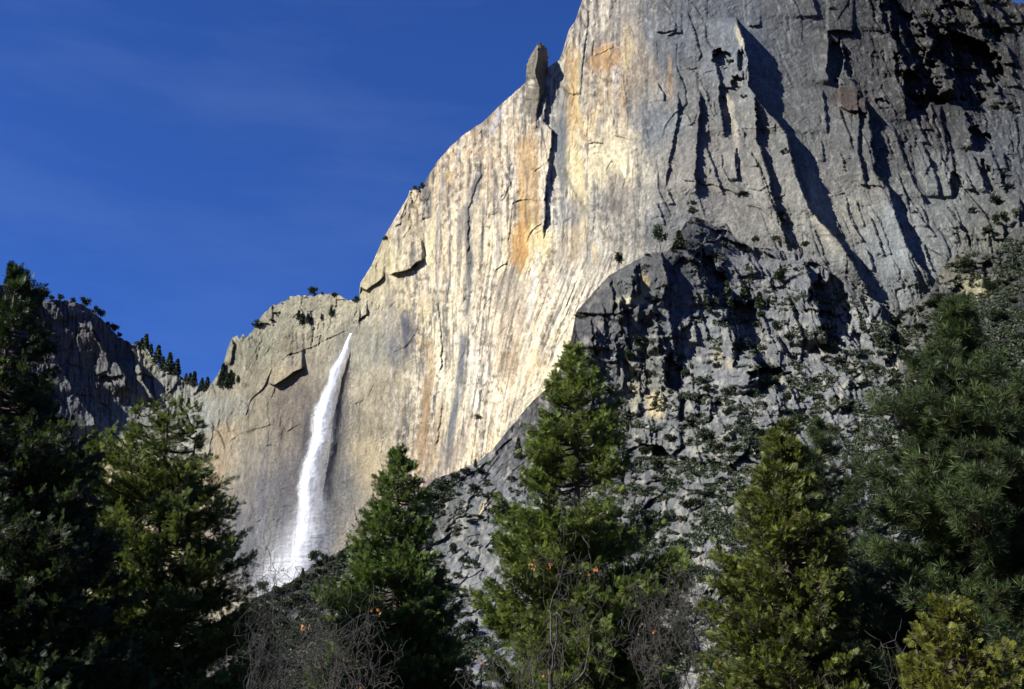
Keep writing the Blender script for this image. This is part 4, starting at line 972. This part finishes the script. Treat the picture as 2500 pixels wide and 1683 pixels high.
# ================================================================ waterfall
def make_fall():
    L_ = R4([(1172, 548), (1138, 604), (1098, 690), (1070, 740), (1036, 785), (1025, 870), (1000, 930), (960, 1010), (940, 1090), (938, 1200)]) + S6([(1960, 0), (1920, 120), (1892, 250), (1890, 400), (1880, 520), (1850, 620), (1822, 750), (1804, 830), (1800, 1000)])
    R_ = R4([(1198, 548), (1186, 604), (1176, 680), (1152, 740), (1126, 800), (1090, 900), (1070, 1000), (1050, 1100), (1035, 1240)]) + S6([(2050, 0), (2000, 150), (1978, 300), (1980, 450), (1970, 580), (1950, 700), (1940, 800), (1900, 1000)])
    ly = np.array(L_)[:, 1]; lx = np.array(L_)[:, 0]; ry = np.array(R_)[:, 1]; rx = np.array(R_)[:, 0]
    ys = np.arange(811, 1475, 1.5)
    Vs, Fs, Cs = [], [], []; base = 0; K = 40
    y_all = np.arange(814, 1475, 1.5)
    wall_Y = depthA(np.interp(y_all, ly, lx) * .5 + np.interp(y_all, ry, rx) * .5, y_all)
    pf = np.polyfit(y_all, wall_Y, 1); from_wall = np.polyval(pf, y_all); from_wall += (wall_Y - from_wall).min() * .7
    #        shift, widen, strength, y0, y1, out, seed
    layers = [(0, .42, 2.6, 811, 1475, 4, 1), (0, .62, 1.3, 811, 1475, 5, 2), (.03, .85, .75, 815, 1475, 6, 3), (-.05, 1.0, .55, 830, 1475, 8, 4), (.05, 1.25, .36, 860, 1475, 9, 5), (.12, 1.55, .24, 920, 1475, 11, 6),
              (.5, 1.9, .2, 1000, 1475, 13, 7), (1.0, 2.2, .16, 1080, 1475, 15, 8), (-.35, 2.3, .13, 1150, 1475, 16, 9), (-1.0, 3.4, .24, 1230, 1475, 18, 10), (-.6, 4.6, .24, 1290, 1475, 20, 12), (.6, 3.6, .18, 1180, 1475, 19, 13), (-.2, 3., .3, 1300, 1475, 22, 14), (1.8, 2.2, .12, 1120, 1440, 17, 11)]
    for sh, wd, st, y0, y1, out, sd in layers:
        y = y_all[(y_all >= y0) & (y_all <= y1)]; wy = from_wall[(y_all >= y0) & (y_all <= y1)]
        a = np.interp(y, ly, lx); b = np.interp(y, ry, rx); c = (a + b) / 2 + sh * (b - a) / 2; hw = (b - a) / 2 * wd
        drop = np.sqrt(np.clip((y - 811) / 650, 0, 1))
        th = np.linspace(0, 2 * np.pi, K, endpoint=False)
        edge = 1 + .28 * fbm(np.cos(th)[None] * 2 + sd * 9, y[:, None] / 28., 500 + sd, 4, .6) * (1 + 0 * y[:, None])
        edge *= 1 + .10 * gn(np.sin(th * 3)[None] * 2, y[:, None] / 7., 520 + sd)
        px = c[:, None] + hw[:, None] * np.cos(th)[None] * edge
        Yd = wy[:, None] - (out + 16 * drop[:, None]) - .35 * hw[:, None] * .6 * np.sin(th)[None] * edge
        V = world(px, y[:, None] + 0 * px, Yd)
        al = st * (1 - np.abs(np.cos(th)) ** 2.2)[None] * (sm(0, 190, y - y0)[:, None] if sd > 2 else 1)
        al = al * (1 + 0 * y[:, None]) * (.75 + .55 * fbm(np.cos(th)[None] * 4, y[:, None] / 60., 540 + sd, 3))
        i = np.arange(len(y) * K).reshape(len(y), K) + base; j = np.roll(i, -1, 1)
        Fs.append(np.stack([i[:-1], j[:-1], j[1:], i[1:]], -1).reshape(-1, 4)); Vs.append(V.reshape(-1, 3)); Cs.append(np.clip(al, 0, 2).ravel()); base += len(y) * K
    m, nt, b = new_mat('white_water')
    N, L = nt.nodes, nt.links
    at = N.new('ShaderNodeAttribute'); at.attribute_name = 'tint'
    tc = N.new('ShaderNodeTexCoord'); mp = N.new('ShaderNodeMapping'); mp.inputs['Scale'].default_value = (1, 1, .11)
    n = N.new('ShaderNodeTexNoise'); n.inputs['Scale'].default_value = .22; n.inputs['Detail'].default_value = 6; n.inputs['Roughness'].default_value = .6
    L.new(tc.outputs['Object'], mp.inputs[0]); L.new(mp.outputs[0], n.inputs['Vector'])
    mr = N.new('ShaderNodeMapRange'); mr.inputs[1].default_value = .3; mr.inputs[2].default_value = .7; mr.inputs[3].default_value = .1; mr.inputs[4].default_value = 1.7
    L.new(n.outputs[0], mr.inputs[0])
    mu = N.new('ShaderNodeMath'); mu.operation = 'MULTIPLY'; mu.use_clamp = True
    L.new(at.outputs['Fac'], mu.inputs[0]); L.new(mr.outputs[0], mu.inputs[1])
    df = N.new('ShaderNodeBsdfDiffuse'); df.inputs['Color'].default_value = (.93, .95, .98, 1)
    tl = N.new('ShaderNodeBsdfTranslucent'); tl.inputs['Color'].default_value = (.93, .95, .98, 1)
    ms = N.new('ShaderNodeMixShader'); ms.inputs[0].default_value = .25
    L.new(df.outputs[0], ms.inputs[1]); L.new(tl.outputs[0], ms.inputs[2])
    tp = N.new('ShaderNodeBsdfTransparent'); m2 = N.new('ShaderNodeMixShader')
    L.new(mu.outputs[0], m2.inputs[0]); L.new(tp.outputs[0], m2.inputs[1]); L.new(ms.outputs[0], m2.inputs[2]); L.new(m2.outputs[0], N['Material Output'].inputs['Surface'])
    o = mesh_np('waterfall', np.concatenate(Vs), np.concatenate(Fs), m, smooth=True, tint=np.concatenate(Cs))
    tag(o, 'tall white waterfall dropping down the pale granite wall', 'waterfall', kind='structure')
make_fall()
# ================================================================ foreground trees
def envelope(Y, apex, rows):
    ax = world(apex[0], apex[1], Y); X0, zt = ax[0], ax[2]
    zs, l, r = [zt], [.05], [.05]
    for py, xl, xr in rows:
        p = world([xl, xr], [py, py], Y); zs.append(p[0, 2]); l.append(max(.05, X0 - p[0, 0])); r.append(max(.05, p[1, 0] - X0))
    zs, l, r = [np.array(q)[::-1] for q in (zs, l, r)]

    def env(z, az):
        a = np.interp(z, zs, l); b = np.interp(z, zs, r); c = np.cos(az)
        m = (a + b) / 2
        return np.where(c > 0, m + (b - m) * c, m + (a - m) * -c)
    return X0, zt, env


def trunk_pts(X0, Y, zt, wob, n=24):
    z = np.linspace(0, zt, n); x = X0 + wob * gn(z / 2.5, z * 0 + X0, 81); y = Y + wob * gn(z / 2.5, z * 0 + Y, 82)
    x = x - (x[-1] - X0); return np.column_stack([x, y, z])


DB, DT = 2.0, 2.6
def conifer(name, label, cat, Y, apex, rows, mat, seed, bark, boughs=150, dens=1., size=.26, kind='cedar', zmin=1.0, gap=.35, tr=.16, forks=1, group=None, bias=0., up=.25, hole=None):
    r = np.random.default_rng(seed); boughs = int(boughs * DB); dens *= DT * (1.3 if kind == 'cedar' else 1.25)
    X0, zt, env = envelope(Y, apex, rows)
    root = bpy.data.objects.new(name, None); COL.objects.link(root); root.location = (X0, Y, 0)
    tag(root, label, cat, group)
    o3 = np.array([X0, Y, 0.])
    stems = [trunk_pts(X0, Y, zt, .12)]
    for k in range(forks - 1):
        s = trunk_pts(X0, Y, zt, .15); t = s[:, 2] / zt; s[:, 0] += (-1) ** k * (.9 + .3 * k) * sm(.15, .6, t); s[:, 2] *= .93 - .06 * k; s[:, 1] += .5 * sm(.15, .6, t); stems.append(s)
    p0, p1, r0, r1 = [], [], [], []
    for s in stems:
        t = np.linspace(0, 1, len(s)); rad = tr * (1 - t) ** .75 + .012
        for i in range(len(s) - 1): p0.append(s[i]); p1.append(s[i + 1]); r0.append(rad[i]); r1.append(rad[i + 1])
    V, f = tubes(p0, p1, r0, r1, 8); mesh_np('trunk', V - o3, f, bark, root, smooth=True)
    # boughs
    bp0, bp1, br0, br1 = [], [], [], []; O, D, Nn, S, Tn = [], [], [], [], []
    for k in range(boughs):
        u = (k + r.uniform()) / boughs
        z = zt - (zt - zmin) * (u ** .85) - .1
        if hole and hole(z, r): continue
        az = r.uniform(0, 2 * np.pi); st = stems[r.integers(len(stems))]
        c = np.array([np.interp(z, st[:, 2], st[:, 0]), np.interp(z, st[:, 2], st[:, 1]), z])
        reach = float(env(z + .1, az)) * (r.uniform(.68, 1.12) if kind == 'cedar' else r.uniform(.5, 1.15))
        off = np.array([X0, Y]) - c[:2]; reach = max(.15, reach + off @ np.array([np.cos(az), np.sin(az)]))
        n = max(5, int(reach / .22)); t = np.linspace(0, 1, n)
        rise = reach * (up * t ** 1.8 - .12 * np.sin(t * np.pi)) if kind == 'cedar' else reach * (.32 * t ** 1.3 - .05)
        aw = az + .35 * gn(t * 2, t * 0 + k, 83)
        P = c[None] + np.column_stack([np.cos(aw) * reach * t, np.sin(aw) * reach * t, rise])
        P[:, 2] = np.minimum(P[:, 2], zt - .3 * reach * 0 - .02)
        br = .035 * min(1, reach) * (1 - t) + .008
        bp0 += list(P[:-1]); bp1 += list(P[1:]); br0 += list(br[:-1]); br1 += list(br[1:])
        ax = unit(P[-1] - P[0]); side = unit(np.cross(ax, [0, 0, 1.]))
        ft = r.uniform(.12, .4) if kind == 'cedar' else .08
        nt_ = int(max(4, reach / .20) * dens)
        clump = r.uniform(.6, 1.3)
        gapn = fbm(np.linspace(0, 3, 33), np.full(33, k * 7.3), 84, 2)
        for q in range(nt_):
            tt = ft + (1 - ft) * r.uniform() ** .75 if reach > .5 else r.uniform()
            if gapn[int(tt * 32)] < -gap: continue
            b0 = P[0] + (P[-1] - P[0]) * 0; ii = tt * (n - 1); i0 = min(int(ii), n - 2); b0 = P[i0] + (P[i0 + 1] - P[i0]) * (ii - i0)
            sg = r.choice([-1, 1]); ln = clump * (.18 + .34 * reach * (1 - .65 * tt)) * r.uniform(.5, 1.); ln = min(ln, .95)
            d = unit(ax * r.uniform(.35, 1.) + side * sg * r.uniform(.3, 1.) + np.array([0, 0, r.uniform(-.35, .55)]))
            ns = max(2, int(ln / (size * .5)))
            s_ = r.uniform(.25, 1., ns); o = b0 + d * (ln * s_)[:, None] + r.normal(0, size * .22, (ns, 3))
            bp0.append(b0); bp1.append(b0 + d * ln); br0.append(.010); br1.append(.005)
            O.append(o)
            dd = d[None] + r.normal(0, .5, (ns, 3)) + (np.array([0, 0, .45]) if kind == 'cedar' else np.array([0, 0, .6]))
            D.append(dd); Nn.append(r.normal(0, .55, (ns, 3)) + side * .5 + [0, 0, .5]); S.append(size * r.uniform(.6, 1.25, ns))
            Tn.append(np.clip(r.normal(.40 + bias + .35 * (clump - .9), .2) + r.normal(0, .10, ns), 0, 1))
    O, D, Nn, S, Tn = [np.concatenate(q) for q in (O, D, Nn, S, Tn)]
    # leader
    m = 26; tz = r.uniform(0, 1.0, m); O = np.concatenate([O, np.column_stack([X0 + r.normal(0, .04, m), Y + r.normal(0, .04, m), zt - tz])]); D = np.concatenate([D, r.normal(0, .6, (m, 3)) + [0, 0, .9]])
    Nn = np.concatenate([Nn, r.normal(size=(m, 3))]); S = np.concatenate([S, np.full(m, size * .8)]); Tn = np.concatenate([Tn, np.full(m, .5)])
    T = CEDAR_T if kind == 'cedar' else NEEDLE_T
    V, f = leaves(O, D, Nn, S, T)
    mesh_np('crown', V - o3, f, mat, root, tint=np.repeat(Tn, len(T) * 4))
    V, f = tubes(bp0, bp1, br0, br1, 4); mesh_np('limbs', V - o3, f, bark, root)
    return len(O)


cnt = []
cnt.append(conifer('cedar_tree', 'huge near black cedar filling the left edge with a pale tip', 'tree', 34, (50, 650), [(700, 20, 85), (760, -10, 108), (820, -20, 112), (900, -60, 108), (1000, -70, 145), (1080, -90, 165), (1150, -100, 190), (1250, -120, 205), (1400, -150, 245), (1550, -180, 265), (1760, -200, 300)],
                   M_cedar2, 11, M_bark, 230, 1.3, .19, gap=.6, tr=.26, bias=-.2))
cnt.append(conifer('cedar_tree', 'broad gappy cedar left of the waterfall with rock showing through', 'tree', 40, (415, 982), [(1010, 388, 438), (1040, 355, 464), (1100, 285, 490), (1150, 215, 508), (1200, 180, 525), (1260, 170, 552), (1300, 165, 565), (1350, 170, 592), (1420, 190, 592), (1480, 200, 590), (1560, 180, 600), (1760, 150, 640)],
                   M_cedar, 12, M_bark, 175, 1.05, .18, gap=.42, tr=.2, forks=3))
cnt.append(conifer('cedar_tree', 'pointed mid green cedar just right of the waterfall', 'tree', 46, (975, 1092), [(1120, 955, 1000), (1160, 932, 1018), (1200, 918, 1036), (1260, 898, 1050), (1320, 880, 1062), (1380, 858, 1078), (1450, 820, 1090), (1540, 790, 1112), (1620, 760, 1130), (1760, 740, 1160)],
                   M_cedar2, 13, M_bark, 190, 1.25, .20, gap=.55, tr=.2, bias=.12))
cnt.append(conifer('cedar_tree', 'tall cedar in the middle with a bare stretch of trunk', 'tree', 40, (1400, 838), [(870, 1372, 1432), (920, 1350, 1470), (980, 1335, 1505), (1040, 1320, 1520), (1100, 1300, 1530), (1160, 1288, 1536), (1220, 1275, 1548), (1250, 1240, 1560), (1290, 1230, 1590), (1340, 1215, 1620), (1420, 1190, 1650), (1500, 1180, 1660), (1760, 1180, 1640)],
                   M_cedar, 14, M_bark, 230, 1.3, .18, gap=.75, tr=.2, hole=lambda z, r: 10.1 < z < 11.0 or (z < 8 and r.uniform() < .25)))
cnt.append(conifer('cedar_tree', 'yellow green cedar in front of the pines at the right', 'tree', 23, (1905, 1028), [(1070, 1875, 1942), (1120, 1858, 1962), (1180, 1843, 1990), (1240, 1820, 2030), (1300, 1800, 2040), (1360, 1780, 2052), (1430, 1755, 2062), (1520, 1750, 2090), (1620, 1760, 2110), (1760, 1750, 2120)],
                   M_cedar4, 15, M_bark, 190, 1.4, .108, gap=.6, tr=.18, bias=.08))
cnt.append(conifer('cedar_tree', 'small bright olive cedar top at the bottom right corner', 'tree', 20, (2310, 1455), [(1490, 2280, 2345), (1540, 2250, 2400), (1600, 2230, 2440), (1683, 2220, 2480), (1780, 2200, 2500)],
                   M_cedar3, 16, M_bark, 90, 1.3, .12, gap=.4, tr=.09, zmin=.6, bias=.15))
cnt.append(conifer('pine_tree', 'big long needled pine filling the right edge', 'tree', 24, (2335, 728), [(770, 2304, 2370), (850, 2286, 2384), (900, 2256, 2416), (960, 2212, 2480), (1030, 2160, 2560), (1100, 2135, 2600), (1200, 2105, 2620), (1350, 2085, 2640), (1500, 2040, 2650), (1760, 2020, 2660)],
                   M_pine, 17, M_bark, 200, .95, .22, kind='pine', gap=.7, tr=.16))
cnt.append(conifer('pine_tree', 'darker shorter pine between the yellow green cedar and big pine', 'tree', 44, (2000, 1030), [(1080, 1965, 2050), (1150, 1965, 2110), (1250, 1990, 2160), (1400, 2000, 2200), (1760, 1980, 2260)],
                   M_pine, 18, M_bark, 120, .8, .28, kind='pine', gap=.3, tr=.12, bias=-.1))
print('sprays', cnt)


def bare_tree(label, Y, px, top, spread, seed, mat=M_oak, trunks=1, leaf=14, lean=0., depth=5, r0=.11, fork=.5):
    r = np.random.default_rng(seed)
    X = float(world(px, 1683, Y)[0]); H = float(world(px, top, Y)[2]); W = spread / F * Y / 2
    root = bpy.data.objects.new('oak_tree', None); COL.objects.link(root); root.location = (X, Y, 0); tag(root, label, 'tree', 'leafless oaks along the bottom')
    A, B, RA, RB, tips = [], [], [], [], []

    def grow(p, d, L, rad, lv):
        n = max(3, int(L / (.16 if lv > 1 else .28)))
        st = L / n; q = p.copy(); kids = []
        for i in range(n):
            d = unit(d + r.normal(0, .2 + .07 * lv, 3) + np.array([0, 0, .05]))
            # stay inside the crown
            e = math.hypot((q[0]) / W, q[1] / W)
            if e > 1: d = unit(d - .5 * np.array([q[0], q[1], 0]) / W)
            if q[2] > H: d = unit(d + np.array([0, 0, -.6]))
            q2 = q + d * st; ra = rad * (1 - .55 * i / n); rb = rad * (1 - .55 * (i + 1) / n)
            A.append(q); B.append(q2); RA.append(ra); RB.append(rb)
            if lv < depth and i >= n * .3 and r.uniform() < (.85 if lv > 1 else .95): kids.append((q2.copy(), d.copy(), rb))
            q = q2
        kids.append((q.copy(), d.copy(), rad * .45))
        if lv >= depth: tips.append(q); return
        for (k, dk, rk) in kids:
            side = unit(np.cross(dk, r.normal(size=3)))
            nd = unit(dk * r.uniform(.35, .9) + side * r.uniform(.5, 1.))
            grow(k, nd, L * r.uniform(.45, .72), max(.0055, rk * r.uniform(.42, .66)), lv + 1)
    for k in range(trunks):
        d0 = unit(np.array([lean + r.normal(0, .1), r.normal(0, .1), 1.]))
        grow(np.array([.4 * k, .2 * k, 0.]), d0, H * fork, r0, 1)
    A, B, RA, RB, tips = np.array(A), np.array(B), np.array(RA), np.array(RB), np.array(tips)
    f3 = np.array([W / np.percentile(np.abs(B[:, 0]), 98), W / np.percentile(np.abs(B[:, 1]), 98), H / np.percentile(B[:, 2], 99.5)]); f3[:2] = np.clip(f3[:2], .6, 1.6)
    A, B, tips = A * f3, B * f3, tips * f3
    big = RA > .035
    V, f = tubes(A[big], B[big], RA[big], RB[big], 7); mesh_np('trunk', V, f, mat, root, smooth=True)
    V, f = tubes(A[~big], B[~big], RA[~big], RB[~big], 4); mesh_np('branches', V, f, mat, root)
    c = tips[r.choice(len(tips), min(leaf // 6 + 1, len(tips)), replace=False)]
    O = np.repeat(c, 4, 0) + r.normal(0, .05, (len(c) * 4, 3))
    V, f = leaves(O, r.normal(size=O.shape) + [0, 0, -.6], r.normal(size=O.shape), np.full(len(O), .09), CLUMP_T[:2])
    mesh_np('dead_leaves', V, f, M_dead, root, tint=np.repeat(r.uniform(0, 1, len(O)), 8))
    return len(A)


cnt = [bare_tree('large leafless oak with crooked pale branches under the middle cedar', 24, 1440, 1240, 560, 21, leaf=24, r0=.10, fork=.42),
       bare_tree('leafless oak with a slanting limb below the pointed cedar', 23, 940, 1440, 420, 22, leaf=10, lean=.25, r0=.065),
       bare_tree('dark leafless oak on the left of the pointed cedar', 26, 760, 1350, 330, 23, M_oak_dark, leaf=4, r0=.055),
       bare_tree('thin grey leafless oak right of the middle cedar', 27, 1690, 1330, 300, 24, leaf=12, r0=.055),
       bare_tree('low leafless oak tangle in front of the yellow green cedar', 22, 1860, 1510, 360, 25, leaf=12, r0=.05),
       bare_tree('sparse leafless oak with orange leaves beside the olive cedar', 20, 2110, 1520, 340, 26, leaf=18, lean=.3, depth=4, r0=.05)]
print('limbs', cnt)
# ================================================================ ground, sky, sun, camera
gm_, nt, b = new_mat('forest_floor')
n = nt.nodes.new('ShaderNodeTexNoise'); n.inputs['Scale'].default_value = .4; n.inputs['Detail'].default_value = 8
cr = nt.nodes.new('ShaderNodeValToRGB'); cr.color_ramp.elements[0].color = (.02, .018, .01, 1); cr.color_ramp.elements[1].color = (.09, .075, .04, 1)
tc = nt.nodes.new('ShaderNodeTexCoord'); nt.links.new(tc.outputs['Object'], n.inputs['Vector'])
nt.links.new(n.outputs[0], cr.inputs[0]); nt.links.new(cr.outputs[0], b.inputs['Base Color']); b.inputs['Roughness'].default_value = 1
g = np.linspace(-9000, 9000, 91); gx, gy = np.meshgrid(g, g); gz = 0 * gx
i = np.arange(91 * 91).reshape(91, 91)
gr = mesh_np('ground', np.stack([gx, gy, gz], -1).reshape(-1, 3), np.stack([i[:-1, :-1], i[:-1, 1:], i[1:, 1:], i[1:, :-1]], -1).reshape(-1, 4), gm_)
tag(gr, 'brown forest floor of the valley under the trees', 'ground', kind='structure')

SUN = np.array([-.76, -.31, .57]); SUN /= np.linalg.norm(SUN)
ld = bpy.data.lights.new('sun', 'SUN'); ld.energy = 5.0; ld.angle = math.radians(.5); ld.color = (1, .965, .905)
lo = bpy.data.objects.new('sun', ld); COL.objects.link(lo)
from mathutils import Vector
lo.rotation_euler = Vector(tuple(SUN)).to_track_quat('Z', 'Y').to_euler()
lo.location = (-300, -200, 400)
w = bpy.data.worlds.new('World'); scene.world = w; w.use_nodes = True
nt = w.node_tree; N, L = nt.nodes, nt.links
bg = N['Background']; sky = N.new('ShaderNodeTexSky'); sky.sky_type = 'NISHITA'; sky.sun_disc = False
sky.sun_elevation = math.asin(SUN[2]); sky.sun_rotation = math.atan2(SUN[0], SUN[1])
sky.altitude = 1800; sky.air_density = .85; sky.dust_density = .1; sky.ozone_density = 2.2
hs = N.new('ShaderNodeHueSaturation'); hs.inputs['Saturation'].default_value = 1.12; hs.inputs['Value'].default_value = .69
L.new(sky.outputs[0], hs.inputs['Color'])
tn = N.new('ShaderNodeMixRGB'); tn.blend_type = 'MULTIPLY'; tn.inputs[0].default_value = 1; tn.inputs[2].default_value = (.72, 1.08, 1.95, 1)
L.new(hs.outputs[0], tn.inputs[1])
# thin wisps of high cloud
tcw = N.new('ShaderNodeTexCoord'); mpw = N.new('ShaderNodeMapping'); mpw.inputs['Scale'].default_value = (1.5, 1.5, 7.); mpw.inputs['Rotation'].default_value = (0, .35, 0)
nw = N.new('ShaderNodeTexNoise'); nw.inputs['Scale'].default_value = 2.2; nw.inputs['Detail'].default_value = 7; nw.inputs['Roughness'].default_value = .55
L.new(tcw.outputs['Generated'], mpw.inputs[0]); L.new(mpw.outputs[0], nw.inputs['Vector'])
mr = N.new('ShaderNodeMapRange'); mr.inputs[1].default_value = .45; mr.inputs[2].default_value = .85; mr.inputs[3].default_value = 0; mr.inputs[4].default_value = .10
L.new(nw.outputs[0], mr.inputs[0])
mx = N.new('ShaderNodeMixRGB'); mx.inputs[2].default_value = (3.5, 4.6, 7, 1)
L.new(mr.outputs[0], mx.inputs[0]); L.new(tn.outputs[0], mx.inputs[1]); lim = N.new('ShaderNodeMixRGB'); lim.blend_type = 'DARKEN'; lim.inputs[0].default_value = 1; lim.inputs[2].default_value = (.62, 1.6, 5.6, 1)
L.new(mx.outputs[0], lim.inputs[1]); L.new(lim.outputs[0], bg.inputs['Color'])
bg.inputs['Strength'].default_value = .053
cd = bpy.data.cameras.new('camera'); cd.sensor_width = 36; cd.lens = 36 * F / 2500; cd.clip_end = 30000; cd.clip_start = .1
co = bpy.data.objects.new('camera', cd); COL.objects.link(co); co.location = (0, 0, CAMZ); co.rotation_euler = (math.pi / 2 + PITCH, 0, 0)
scene.camera = co
scene.view_settings.view_transform = 'Standard'; scene.view_settings.look = 'None'; scene.view_settings.exposure = 1.25; scene.view_settings.gamma = 1
scene.render.engine = 'CYCLES'
scene.cycles.max_bounces = 6; scene.cycles.diffuse_bounces = 2; scene.cycles.transparent_max_bounces = 24
